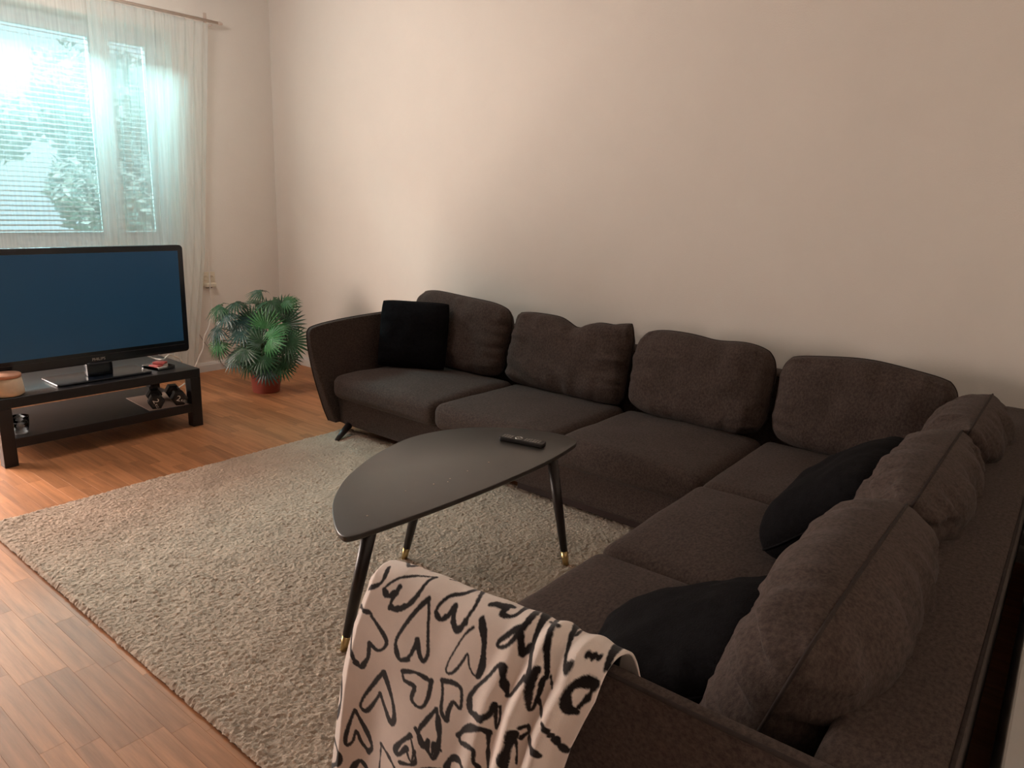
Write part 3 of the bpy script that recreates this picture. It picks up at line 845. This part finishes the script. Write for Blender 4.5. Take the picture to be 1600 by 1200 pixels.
def text(name, s, size, m, parent, mtx, ext=0.0006):
    cu = bpy.data.curves.new(name, 'FONT'); cu.body = s; cu.size = size; cu.extrude = ext; cu.align_x = 'CENTER'; cu.align_y = 'CENTER'
    to = bpy.data.objects.new(name + '_curve', cu); COL.objects.link(to)
    dg = bpy.context.evaluated_depsgraph_get()
    me = bpy.data.meshes.new_from_object(to.evaluated_get(dg))
    bpy.data.objects.remove(to)
    o = obj(name, me, m, parent, smooth=False); o.matrix_local = mtx; return o
# text facing +x, reading along +y
FX = Matrix(((0, 0, 1, 0), (1, 0, 0, 0), (0, 1, 0, 0), (0, 0, 0, 1)))
text('maker_lettering', 'PHILIPS', 0.024, M['silver'], tv, Matrix.Translation((0.0055, 0.0, hz0 + 0.026)) @ FX)
obj('neck', rbox('neck', -0.035, 0.015, -0.075, 0.075, 0.012, hz0 + 0.01, 0.008, n=8), M['tv_case'], tv)
pol = rr_poly(-0.275, 0.275, -0.155, 0.105, 0.02)
V, F = plate('stand_base', pol, 0.013, 0.002, 0.005, 3)
obj('stand_base', recalc(mesh('stand_base', [(v[1], v[0], 0.001 + v[2]) for v in V], F)), M['tv_case'], tv)

# things on the bench
jar = thing('candle_jar', 'frosted candle jar with round wooden lid on the bench end', 'candle', (-4.575, 1.318, 0.392))
obj('jar', lathe('jar', [(0.070, 0.0), (0.082, 0.008), (0.083, 0.03), (0.074, 0.098), (0.070, 0.102), (0.066, 0.10)], 36), M['wax'], jar)
obj('lid', lathe('lid', [(0.062, 0.098), (0.062, 0.103), (0.074, 0.104), (0.075, 0.118), (0.072, 0.121)], 36), M['lidwood'], jar)
tray = thing('packet_tray', 'small clear plastic tray with red and white packets beside the television', 'tray', (-4.665, 2.205, 0.392), (0, 0, math.radians(12)))
obj('tray', boxes('tray', [(-0.075, 0.075, -0.065, 0.065, 0, 0.004), (-0.075, 0.075, -0.065, -0.062, 0.004, 0.022), (-0.075, 0.075, 0.062, 0.065, 0.004, 0.022), (-0.075, -0.072, -0.062, 0.062, 0.004, 0.022), (0.072, 0.075, -0.062, 0.062, 0.004, 0.022)]), M['clear'], tray, smooth=False)
for b, m, rz in (((-0.035, 0.04, -0.05, 0.0, 0.004, 0.028), 'packet_red', 10), ((-0.05, 0.03, 0.005, 0.05, 0.004, 0.03), 'packet_white', -6), ((-0.03, 0.05, -0.02, 0.025, 0.031, 0.044), 'packet_red', 25), ((0.03, 0.06, -0.045, 0.02, 0.005, 0.018), 'packet_white', 0)):
    obj('packet', boxes('packet', [b], 0.003, 1), M[m], tray, rot=(0, 0, math.radians(rz)), smooth=False)
tum = thing('drinking_glass', 'clear drinking glass on the lower shelf of the bench', 'glass', (-4.580, 1.360, 0.159))
obj('bowl', lathe('bowl', [(0.036, 0.004), (0.044, 0.05), (0.047, 0.10), (0.0445, 0.10), (0.041, 0.05), (0.033, 0.014), (0.001, 0.013)], 28, close=False), M['clear'], tum)
obj('foot', lathe('foot', [(0.001, 0), (0.034, 0.0), (0.037, 0.004), (0.033, 0.012), (0.001, 0.0128)], 28), M['water'], tum)
sheet = boxes('paper_sheet', [(-0.20, 0.19, -0.12, 0.13, 0, 0.003)], 0.001, 1)
tag(obj('paper_sheet', sheet, M['paper'], None, (-4.70, 2.19, 0.1585), (0, 0, math.radians(-4)), smooth=False), 'pinkish paper sheet lying under the dumbbells on the lower shelf', 'paper')
# dumbbells
def dumbbell(label, loc, rz, spin):
    r = thing('hex_dumbbell', label, 'dumbbell', loc, (0, 0, rz), 'dumbbells on the lower shelf')
    R = 0.050
    def hexhead(n, x0, x1):
        V, F = [], []
        for x, k in ((x0, .72), (x0 + .010, 1), (x1 - .010, 1), (x1, .72)):
            for i in range(6):
                a = math.radians(60 * i + 0); V.append((x, R * k * math.sin(a), R * 0.866 + R * k * math.cos(a + math.radians(30)) if False else R * 0.866 + R * k * math.cos(a + math.radians(0)) * 1.0))
        # flat on the shelf: rotate the hexagon by 30 degrees
        V2 = []
        for x, yy, zz in V:
            zz -= R * 0.866; c, s = math.cos(math.radians(30)), math.sin(math.radians(30))
            V2.append((x, yy * c - zz * s, yy * s + zz * c + R * 0.866))
        for j in range(3):
            for i in range(6): F.append((j * 6 + i, j * 6 + (i + 1) % 6, (j + 1) * 6 + (i + 1) % 6, (j + 1) * 6 + i))
        F.append(tuple(range(5, -1, -1))); F.append(tuple(range(18, 24)))
        return obj(n, recalc(mesh(n, V2, F)), M['rubber'], r, smooth=False)
    h = hexhead('weight', 0.055, 0.135); hexhead('weight', -0.135, -0.055)
    obj('handle', tube('handle', [(-0.06, 0, R * .866), (0, 0, R * .866), (0.06, 0, R * .866)], [0.014, 0.017, 0.014], 12), M['rubber'], r)
    Rz = Matrix.Rotation(spin, 4, 'X')
    mt = Matrix.Translation((0.1352, 0, R * .866)) @ Rz @ FX
    text('number', '2', 0.052, M['print'], h, mt @ Matrix.Translation((-0.010, 0.0, 0)))
    text('unit_lettering', 'KG', 0.022, M['print'], h, mt @ Matrix.Translation((0.022, -0.008, 0)))
dumbbell('black hex dumbbell lying nearer the television base', (-4.645, 2.155, 0.162), math.radians(-22), math.radians(-70))
dumbbell('black hex dumbbell lying nearer the bench leg', (-4.630, 2.288, 0.162), math.radians(-16), math.radians(-20))

# ------------------------------------------------------------------ outlet and cords
ol = thing('wall_outlet', 'ivory double wall outlet with plugged cord beside the curtain', 'outlet', (XA, 3.252, 0.80))
obj('plate', boxes('plate', [(0.0, 0.012, -0.060, 0.060, -0.062, 0.062)], 0.004, 2), M['outlet'], ol, smooth=False)
for yy in (-0.028, 0.028):
    obj('socket', lathe('socket', [(0.001, 0.0), (0.019, 0.0), (0.021, 0.004), (0.017, 0.004), (0.016, 0.001), (0.001, 0.001)], 20), M['outlet'], ol, (0.012, yy, 0.012), (0, math.radians(90), 0))
obj('plug', rbox('plug', 0.010, 0.052, -0.045, 0.05, -0.066, -0.030, 0.008, n=8), M['outlet'], ol)
obj('plug_painted_shade', boxes('plug_painted_shade', [(0.010, 0.030, -0.03, 0.02, -0.074, -0.066)], 0.002, 1), M['dark_hole'], ol, smooth=False)  # solid dark strip standing in for the shadow below the plug
cord = smooth_open([(-5.82, 3.236, 1.05), (-5.815, 3.24, 0.83), (-5.815, 3.237, 0.703), (-5.81, 3.24, 0.567), (-5.78, 3.19, 0.421), (-5.74, 3.115, 0.33), (-5.70, 3.076, 0.243), (-5.65, 3.011, 0.189), (-5.60, 2.946, 0.131), (-5.5, 2.80, 0.03), (-5.42, 2.6, 0.009), (-5.38, 2.2, 0.009)], 8)
tag(obj('cord', tube('cord', cord, 0.0055, 6), M['white_cord']), 'white power cord hanging from the wall outlet behind the bench', 'cord')
c2 = smooth_open([(-4.80, 2.18, 0.47), (-4.83, 2.25, 0.425), (-4.78, 2.293, 0.418), (-4.86, 2.36, 0.418), (-4.95, 2.43, 0.402), (-4.98, 2.527, 0.33), (-5.02, 2.56, 0.15), (-5.05, 2.56, 0.012), (-5.15, 2.5, 0.009)], 8)
tag(obj('cord', tube('cord', c2, 0.005, 6), M['white_cord']), 'pale cord arching from behind the television over the bench edge', 'cord')
c3 = smooth_open([(-5.86, 3.02, 0.62), (-5.86, 3.092, 0.438), (-5.858, 3.178, 0.262), (-5.85, 3.287, 0.116), (-5.842, 3.34, 0.03), (-5.83, 3.40, 0.008), (-5.75, 3.55, 0.006)], 8)
tag(obj('cable', tube('cable', c3, 0.003, 6), M['grey_cord']), 'thin grey cable slanting down the wall between bench and plant', 'cable')

# ------------------------------------------------------------------ potted palm
PX, PY = -4.97, 3.19
pot_root = thing('potted_fan_palm', 'bushy green fan palm in terracotta-red plastic pot in the corner', 'plant', (PX, PY, 0))
obj('pot', lathe('pot', [(0.10, 0.0), (0.104, 0.004), (0.122, 0.19), (0.131, 0.192), (0.133, 0.225), (0.127, 0.228), (0.120, 0.20), (0.112, 0.17)], 36, close=False), M['terracotta'], pot_root)
obj('soil', lathe('soil', [(0.001, 0.001), (0.10, 0.002), (0.118, 0.185), (0.06, 0.192), (0.001, 0.195)], 24), M['soil'], pot_root)
def fan_mesh(R, seed, nseg=19, droop=0.35, spread=250):
    r = random.Random(seed)
    V, F = [], []
    for i in range(nseg):
        a = math.radians(-spread / 2 + spread * (i + 0.5) / nseg)
        da = math.radians(spread / nseg) * 0.5
        L = R * (0.80 + 0.24 * math.cos(a * 0.62)) * (0.92 + 0.14 * r.random())
        rows = [0.02, 0.30, 0.58, 0.82, 1.0]
        wd = [1.0, 1.0, 0.86, 0.50, 0.0]
        k0 = len(V)
        for t, w in zip(rows, wd):
            rad = L * t
            zc = -droop * R * t ** 2.0 * (0.8 + 0.4 * r.random() * 0.3)
            half = math.tan(da) * max(rad, 0.001) if t < 0.6 else math.tan(da) * L * 0.58
            half *= w
            up = 0.10 * half + 0.004 * min(1, t * 3)
            ca, sa = math.cos(a), math.sin(a)
            V.append((ca * rad + sa * half, sa * rad - ca * half, zc))
            V.append((ca * rad, sa * rad, zc + up + 0.25 * half))
            V.append((ca * rad - sa * half, sa * rad + ca * half, zc))
        for j in range(4):
            a0 = k0 + j * 3
            F.append((a0, a0 + 3, a0 + 4, a0 + 1)); F.append((a0 + 1, a0 + 4, a0 + 5, a0 + 2))
    return mesh('leaf', V, F)
fans = [fan_mesh(1.0, s, 19, d, sp) for s, d, sp in ((1, 0.30, 240), (2, 0.45, 255), (3, 0.20, 230), (4, 0.6, 245))]
fan_cache = {}
def leaf(px, py, fwd, R, out, nrm, mkey, fan):
    """Hub at photo-plane offsets measured on the plant: right (m), height (m), toward the viewer (m)."""
    rx = Vector((CR[0], CR[1], 0)).normalized(); tw = Vector((-_f[0], -_f[1], 0)).normalized()
    hub = rx * px + tw * fwd + Vector((0, 0, py))
    X = (rx * out[0] + Vector((0, 0, 1)) * out[1] + tw * out[2]).normalized()
    N = (rx * nrm[0] + Vector((0, 0, 1)) * nrm[1] + tw * nrm[2]); N = (N - X * N.dot(X)).normalized()
    Y = N.cross(X)
    key = (fan, mkey)
    if key not in fan_cache:
        me = fans[fan].copy(); me.materials.append(M[mkey]); me.polygons.foreach_set('use_smooth', [False] * len(me.polygons)); fan_cache[key] = me
    o = bpy.data.objects.new('leaf', fan_cache[key]); COL.objects.link(o); o.parent = pot_root
    o.matrix_local = Matrix.Translation(hub) @ Matrix(((X.x, Y.x, N.x), (X.y, Y.y, N.y), (X.z, Y.z, N.z))).to_4x4() @ Matrix.Scale(R, 4)
    base = Vector((hub.x * 0.12, hub.y * 0.12, 0.19))
    mid = base * 0.45 + hub * 0.55 + Vector((0, 0, 0.06)) - X * 0.05
    P = smooth_open([tuple(base), tuple(mid), tuple(hub)], 5)
    obj('stem', tube('stem', P, 0.004, 6), M['stem'], pot_root)
# pixel position on the photograph -> metres on the plant (1 px = 4.78 mm at its distance)
def L(px, py, fwd, R, out, nrm, mk='leaf', fan=0):
    leaf((px - 415) * 0.00478, (612 - py) * 0.00485 + (px - 415) * 0.00018, fwd, R, out, nrm, mk, fan)
L(434, 520, 0.16, 0.154, (0.55, 0.05, 0.25), (0.1, 0.45, 0.9), 'leaf_light', 0)
L(425, 505, 0.08, 0.171, (-0.1, 0.75, 0.2), (0.0, 0.35, 0.9), 'leaf_light', 2)
L(412, 518, 0.12, 0.142, (-0.75, 0.2, 0.1), (-0.1, 0.6, 0.8), 'leaf', 0)
L(450, 500, 0.02, 0.171, (0.65, 0.35, 0.0), (0.15, 0.35, 0.9), 'leaf', 2)
L(462, 525, 0.10, 0.171, (0.85, -0.1, 0.1), (0.3, 0.45, 0.8), 'leaf', 0)
L(456, 548, 0.12, 0.137, (0.75, -0.45, 0.1), (0.3, 0.6, 0.7), 'leaf', 1)
L(432, 462, 0.00, 0.171, (0.5, -0.30, 0.1), (0.5, 0.75, 0.35), 'leaf', 3)
L(412, 449, -0.02, 0.120, (-0.35, 0.05, 0.0), (-0.2, 0.9, 0.3), 'leaf', 3)
L(448, 464, -0.05, 0.125, (0.8, 0.0, 0.0), (0.1, 0.8, 0.5), 'leaf_light', 1)
L(400, 470, -0.05, 0.125, (0.2, 0.1, -0.4), (0.2, 0.7, 0.5), 'leaf', 1)
L(372, 465, 0.02, 0.137, (0.5, -0.05, 0.2), (0.1, 0.9, 0.25), 'leaf', 3)
L(352, 470, 0.06, 0.142, (-0.6, -0.25, 0.2), (-0.4, 0.75, 0.5), 'leaf', 3)
L(365, 480, 0.10, 0.142, (-0.4, -0.35, 0.3), (-0.5, 0.45, 0.7), 'leaf_blue', 1)
L(378, 492, 0.05, 0.148, (0.3, -0.3, 0.3), (-0.1, 0.7, 0.7), 'leaf_blue', 0)
L(348, 504, 0.08, 0.148, (-0.7, -0.35, 0.1), (-0.3, 0.75, 0.5), 'leaf_blue', 3)
L(388, 508, 0.10, 0.148, (-0.1, -0.4, 0.5), (0.0, 0.8, 0.6), 'leaf_blue', 0)
L(350, 525, 0.10, 0.131, (-0.5, -0.45, 0.2), (-0.4, 0.4, 0.8), 'leaf_light', 1)
L(345, 535, 0.04, 0.120, (-0.5, -0.4, 0.1), (-0.2, 0.7, 0.6), 'leaf', 3)
L(398, 535, 0.18, 0.171, (-0.45, -0.45, 0.4), (-0.3, 0.7, 0.65), 'leaf', 0)
L(380, 545, 0.12, 0.160, (-0.6, -0.40, 0.2), (-0.3, 0.7, 0.6), 'leaf_blue', 1)
L(425, 545, 0.20, 0.160, (0.05, -0.6, 0.4), (0.1, 0.6, 0.75), 'leaf', 0)
L(400, 555, 0.14, 0.142, (-0.5, -0.5, 0.3), (-0.2, 0.7, 0.6), 'leaf', 1)
L(430, 565, 0.18, 0.137, (0.2, -0.5, 0.4), (0.1, 0.6, 0.7), 'leaf_blue', 1)
L(450, 560, 0.14, 0.142, (0.55, -0.5, 0.2), (0.25, 0.6, 0.7), 'leaf', 0)
L(418, 490, -0.08, 0.160, (-0.3, 0.5, -0.2), (-0.1, 0.5, 0.8), 'leaf', 0)
L(440, 480, -0.10, 0.148, (0.4, 0.5, -0.2), (0.1, 0.6, 0.7), 'leaf', 0)
L(405, 500, -0.10, 0.160, (-0.7, 0.2, -0.3), (-0.1, 0.7, 0.6), 'leaf', 1)
L(440, 535, -0.08, 0.160, (0.7, -0.1, -0.3), (0.1, 0.7, 0.6), 'leaf', 0)
L(420, 528, 0.14, 0.16, (-0.5, 0.35, 0.1), (-0.1, 0.5, 0.85), 'leaf', 0)
L(428, 540, 0.10, 0.15, (0.45, 0.35, 0.1), (0.1, 0.5, 0.85), 'leaf', 1)
L(412, 548, 0.16, 0.15, (-0.2, -0.3, 0.4), (0.0, 0.7, 0.7), 'leaf', 2)
L(440, 505, 0.10, 0.13, (0.35, -0.2, 0.4), (0.1, 0.6, 0.8), 'leaf_light', 0)
L(396, 495, 0.02, 0.13, (-0.3, 0.4, 0.1), (-0.1, 0.6, 0.8), 'leaf', 1)
L(420, 560, 0.08, 0.14, (0.3, 0.2, 0.4), (0.0, 0.6, 0.8), 'leaf', 1)
L(410, 530, 0.02, 0.160, (-0.3, -0.2, 0.3), (0.0, 0.8, 0.6), 'leaf', 0)

# ------------------------------------------------------------------ blanket with brushed hearts
def arm_top(x):
    return np.interp(x, [-1.26, -1.20, -1.165, -1.12, -1.04, -0.86, -0.60, -0.10], [0.635, 0.680, 0.708, 0.732, 0.748, 0.757, 0.763, 0.763]) + 0.012
BL_PATH = smooth_open([(1.098, -0.21), (1.084, -0.13), (1.062, -0.055), (1.035, -0.010), (1.002, 0.002), (0.974, -0.016), (0.962, -0.065), (0.958, -0.14), (0.957, -0.25), (0.960, -0.40), (0.964, -0.55), (0.968, -0.68)], 10)
BL_PATH = np.array(BL_PATH)
BL_S = np.concatenate([[0], np.cumsum(np.linalg.norm(np.diff(BL_PATH, axis=0), axis=1))])
def blanket_xlim(s):
    """left and right edge (x) at drape length s."""
    sl = [0.0, 0.24, 0.32, 0.42, 0.55, 0.95]
    return np.interp(s, sl, [-1.13, -1.145, -1.155, -1.195, -1.225, -1.30]), np.interp(s, sl, [-0.50, -0.515, -0.525, -0.56, -0.59, -0.68])
def blanket_point(u, s):
    """u 0..1 across, s along the drape -> world point."""
    xl, xr = blanket_xlim(s)
    x = xl + (xr - xl) * u
    y = np.interp(s, BL_S, BL_PATH[:, 0]); dz = np.interp(s, BL_S, BL_PATH[:, 1])
    top = arm_top(x); low = np.clip(-dz / 0.35, 0, 1)
    z = dz + top * (1 - low) + 0.762 * low
    out = np.clip((s - 0.24) / 0.12, 0, 1)          # how far over the outer side
    # two pressed folds near the right edge and soft drapery elsewhere
    off = 0
    for c0, c1, h, w in ((0.905, 0.905, 0.020, 0.030), (0.79, 0.80, 0.022, 0.028), (0.70, 0.66, 0.010, 0.035)):
        c = c0 + (c1 - c0) * np.clip((s - 0.2) / 0.6, 0, 1)
        d = (u - c) / w
        off = off + h * np.exp(-d * d) + h * 0.4 / (1 + np.exp(-np.clip(d * 4, -30, 30)))
    off = off * (0.35 + 0.65 * out)
    off = off + 0.007 * fbm(u * 5, s * 3.0, 41, 2) + 0.014 * np.clip((s - 0.45) / 0.5, 0, 1) * np.sin(u * 13 + s * 3)
    off = off - 0.02 * np.clip(0.05 - u, 0, 1) / 0.05
    # push along the outward normal of the section
    i = np.clip(np.searchsorted(BL_S, s), 1, len(BL_S) - 1)
    ty = (BL_PATH[i, 0] - BL_PATH[i - 1, 0]); tz = (BL_PATH[i, 1] - BL_PATH[i - 1, 1])
    L = np.hypot(ty, tz) + 1e-9
    return np.stack([x, y + off * tz / L, z - off * ty / L], -1)

HEARTS = [([(0.289,0.247),(0.216,0.262),(0.148,0.285),(0.114,0.31),(0.14,0.322),(0.176,0.305),(0.182,0.295)], 4),
([(0.182,0.295),(0.166,0.323),(0.17,0.346),(0.202,0.349),(0.236,0.33),(0.273,0.292),(0.281,0.262),(0.289,0.247)], 7),
([(0.114,0.31),(0.138,0.322),(0.174,0.31)], 10),
([(0.172,0.346),(0.202,0.346),(0.228,0.331)], 10),
([(0.086,0.261),(0.098,0.285),(0.08,0.303),(0.028,0.32)], 7),
([(0.07,0.202),(0.156,0.243),(0.158,0.21),(0.192,0.216)], 7),
([(0.23,0.228),(0.265,0.219)], 4),
([(0.331,0.232),(0.355,0.216)], 4),
([(0.0,0.369),(0.046,0.371),(0.096,0.379)], 7),
([(0.1,0.384),(0.148,0.403),(0.206,0.43),(0.204,0.453),(0.174,0.467),(0.128,0.458)], 7),
([(0.128,0.458),(0.136,0.496),(0.12,0.528),(0.084,0.527),(0.044,0.494),(0.0,0.443),(0.0,0.392)], 7),
([(0.13,0.506),(0.112,0.532),(0.078,0.524)], 10),
([(0.321,0.293),(0.289,0.322),(0.267,0.367),(0.253,0.411),(0.261,0.449),(0.293,0.462),(0.325,0.445),(0.339,0.414),(0.337,0.391),(0.359,0.413),(0.389,0.433),(0.403,0.415),(0.379,0.379),(0.347,0.334),(0.323,0.295)], 7),
([(0.259,0.433),(0.287,0.46),(0.327,0.448)], 7),
([(0.439,0.201),(0.441,0.251),(0.397,0.27),(0.369,0.299),(0.367,0.318),(0.393,0.323),(0.419,0.308),(0.435,0.284),(0.443,0.308),(0.459,0.324),(0.485,0.322),(0.501,0.291),(0.503,0.263),(0.439,0.201)], 7),
([(0.369,0.312),(0.391,0.323),(0.419,0.308)], 7),
([(0.449,0.316),(0.475,0.326),(0.497,0.303)], 10),
([(0.555,0.286),(0.577,0.304),(0.599,0.334),(0.619,0.368),(0.621,0.395)], 10),
([(0.621,0.395),(0.601,0.396),(0.575,0.383),(0.551,0.361),(0.543,0.388),(0.525,0.42),(0.499,0.426),(0.493,0.402),(0.501,0.361),(0.513,0.322),(0.535,0.304)], 4),
([(0.551,0.257),(0.573,0.25),(0.599,0.246),(0.621,0.244)], 7),
([(0.551,0.257),(0.575,0.255),(0.605,0.254),(0.607,0.263),(0.629,0.265),(0.655,0.251),(0.625,0.201)], 7),
([(0.661,0.182),(0.705,0.262),(0.679,0.281),(0.643,0.305),(0.645,0.315),(0.675,0.307),(0.695,0.288),(0.699,0.276),(0.717,0.289),(0.733,0.304),(0.749,0.295),(0.756,0.276),(0.661,0.182)], 7),
([(0.721,0.296),(0.735,0.304),(0.752,0.293)], 10),
([(0.663,0.115),(0.623,0.084),(0.782,0.315),(0.784,0.338),(0.756,0.394),(0.733,0.387),(0.707,0.362),(0.683,0.342),(0.659,0.382),(0.631,0.421),(0.615,0.452),(0.631,0.478),(0.677,0.474),(0.707,0.453),(0.715,0.425),(0.729,0.453),(0.743,0.478),(0.749,0.456),(0.735,0.428)], 7),
([(0.617,0.447),(0.633,0.477),(0.681,0.474)], 10),
([(0.693,0.343),(0.715,0.371),(0.743,0.396)], 10),
([(0.663,0.115),(0.82,0.296),(0.828,0.329),(0.838,0.356),(0.84,0.388),(0.828,0.391),(0.814,0.364),(0.802,0.331),(0.804,0.312)], 7),
([(0.693,0.095),(0.735,0.128),(0.788,0.144),(0.822,0.148)], 7),
([(0.693,0.095),(0.876,0.281),(0.904,0.286)], 7),
([(0.93,0.269),(0.96,0.265)], 7),
([(0.988,0.295),(0.954,0.299),(0.928,0.308),(0.922,0.326),(0.94,0.348),(0.968,0.348)], 10),
([(0.968,0.339),(0.978,0.319),(0.986,0.299)], 7),
([(0.222,0.517),(0.186,0.563),(0.146,0.618),(0.132,0.654),(0.158,0.663),(0.188,0.635),(0.222,0.584)], 7),
([(0.222,0.584),(0.253,0.61),(0.299,0.638),(0.319,0.623),(0.301,0.588),(0.267,0.554),(0.226,0.519)], 10),
([(0.313,0.486),(0.367,0.47),(0.415,0.468),(0.447,0.468)], 7),
([(0.313,0.489),(0.331,0.505),(0.383,0.504),(0.383,0.538),(0.431,0.544),(0.451,0.512),(0.447,0.466)], 7),
([(0.491,0.451),(0.543,0.44),(0.577,0.445),(0.591,0.487),(0.559,0.483),(0.547,0.509),(0.549,0.534),(0.519,0.52),(0.507,0.482),(0.491,0.451)], 7),
([(0.106,0.675),(0.088,0.726),(0.076,0.777),(0.084,0.798),(0.11,0.779),(0.124,0.739),(0.152,0.766),(0.194,0.783)], 7),
([(0.194,0.783),(0.212,0.762),(0.186,0.733),(0.144,0.702),(0.11,0.677)], 10),
([(0.497,0.523),(0.471,0.561),(0.447,0.597),(0.453,0.625),(0.479,0.634),(0.493,0.611)], 7),
([(0.493,0.611),(0.505,0.638),(0.527,0.65),(0.537,0.631),(0.537,0.585),(0.517,0.549),(0.497,0.523)], 7),
([(0.513,0.539),(0.535,0.587),(0.535,0.635)], 10),
([(0.413,0.629),(0.373,0.667),(0.353,0.698),(0.373,0.703),(0.407,0.669)], 10),
([(0.407,0.669),(0.425,0.688),(0.441,0.694),(0.441,0.664),(0.413,0.629)], 4),
([(0.607,0.553),(0.635,0.524),(0.687,0.496),(0.719,0.496)], 10),
([(0.719,0.496),(0.731,0.532),(0.752,0.581)], 7),
([(0.611,0.551),(0.627,0.566),(0.683,0.553),(0.693,0.582),(0.713,0.592)], 7),
([(0.814,0.451),(0.812,0.483),(0.81,0.519),(0.818,0.536)], 10),
([(0.814,0.451),(0.834,0.483),(0.85,0.517)], 4),
([(0.587,0.653),(0.599,0.619),(0.629,0.611),(0.657,0.618)], 10),
([(0.267,0.725),(0.275,0.8)], 4),
([(0.267,0.725),(0.319,0.733),(0.365,0.747)], 7),
([(0.0,0.62),(0.026,0.682),(0.0,0.749)], 10),
([(0.0,0.823),(0.052,0.839),(0.05,0.874),(0.0,0.915)], 10),
([(0.116,0.873),(0.152,0.831),(0.198,0.84)], 10),
([(0.826,0.437),(0.852,0.429),(0.862,0.439),(0.838,0.458)], 7),
([(0.878,0.447),(0.92,0.455)], 10),
([(0.906,0.392),(0.93,0.407)], 7),
([(0.948,0.415),(0.972,0.425),(0.998,0.424)], 10),
([(0.754,0.242),(0.798,0.251)], 4),
([(0.856,0.248),(0.802,0.164)], 4),
([(0.996,0.272),(0.892,0.107)], 10),
([(0.848,0.319),(0.874,0.334)], 4),
([(0.838,0.365),(0.886,0.383)], 7)]

def make_blanket():
    nu, ns = 330, 480
    U, S = np.meshgrid(np.linspace(0, 1, nu), np.linspace(0, BL_S[-1], ns), indexing='ij')
    P = blanket_point(U, S).reshape(-1, 3)
    # brushed hearts: distance to the strokes on the cloth (metres)
    a = np.stack([U.ravel() * 0.63, S.ravel()], 1)
    ink = np.zeros(len(a))
    strokes = list(HEARTS)
    for pts, w in HEARTS:                       # the print goes on below, in the same hand
        c = np.mean(pts, axis=0)
        if c[1] < 0.62 and c[0] < 0.62: strokes.append(([(p[0] + 0.36, p[1] + 0.40) for p in pts], w))
    for k, (pts, w) in enumerate(strokes):
        q = np.array(smooth_open([(p[0] * 0.63, p[1]) for p in pts], 4)) if len(pts) > 2 else np.array([(p[0] * 0.63, p[1]) for p in pts])
        lo, hi = q.min(0) - 0.02, q.max(0) + 0.02
        idx = np.where((a[:, 0] > lo[0]) & (a[:, 0] < hi[0]) & (a[:, 1] > lo[1]) & (a[:, 1] < hi[1]))[0]
        if not len(idx): continue
        b = a[idx]; best = np.full(len(b), 9.0)
        for i in range(len(q) - 1):
            d = q[i + 1] - q[i]; L = d @ d + 1e-12
            t = np.clip(((b - q[i]) @ d) / L, 0, 1)
            dist = np.linalg.norm(b - q[i] - t[:, None] * d, axis=1)
            f = (i + t) / (len(q) - 1)
            wd = w * 0.00078 * (0.75 + 0.5 * np.sin(f * 5.1 + k * 1.7) ** 2)
            best = np.minimum(best, dist - wd)
        best = best + 0.0009 * vnoise(b[:, 0] * 260, b[:, 1] * 260, k)
        ink[idx] = np.maximum(ink[idx], np.clip(0.5 - best / 0.0022, 0, 1))
    root = thing('throw_blanket', 'cream fleece blanket with black brushed hearts draped over the near sofa arm', 'blanket', (-0.85, 0.98, 0.76))
    me = mesh_np('cloth', P - np.array([-0.85, 0.98, 0.76]), grid_quads(nu, ns))
    at = me.attributes.new('print', 'FLOAT', 'POINT'); at.data.foreach_set('value', ink.astype(np.float32))
    m = mat('fleece_blanket', (0.82, 0.73, 0.66), 0.95, spec=0.1, sheen=0.2, var=0.05, var_scale=9, bump=0.25, bump_scale=420, bump_dist=0.003)
    nt = m.node_tree; p = nt.nodes['Principled BSDF']; src = p.inputs['Base Color'].links[0].from_socket
    an = nt.nodes.new('ShaderNodeAttribute'); an.attribute_name = 'print'
    mx = nt.nodes.new('ShaderNodeMix'); mx.data_type = 'RGBA'
    nt.links.new(an.outputs['Fac'], mx.inputs['Factor']); nt.links.new(src, mx.inputs['A'])
    mx.inputs['B'].default_value = (0.012, 0.009, 0.009, 1)
    nt.links.new(mx.outputs['Result'], p.inputs['Base Color'])
    o = obj('cloth', me, m, root)
    so = o.modifiers.new('thickness', 'SOLIDIFY'); so.thickness = 0.005; so.offset = -1
make_blanket()
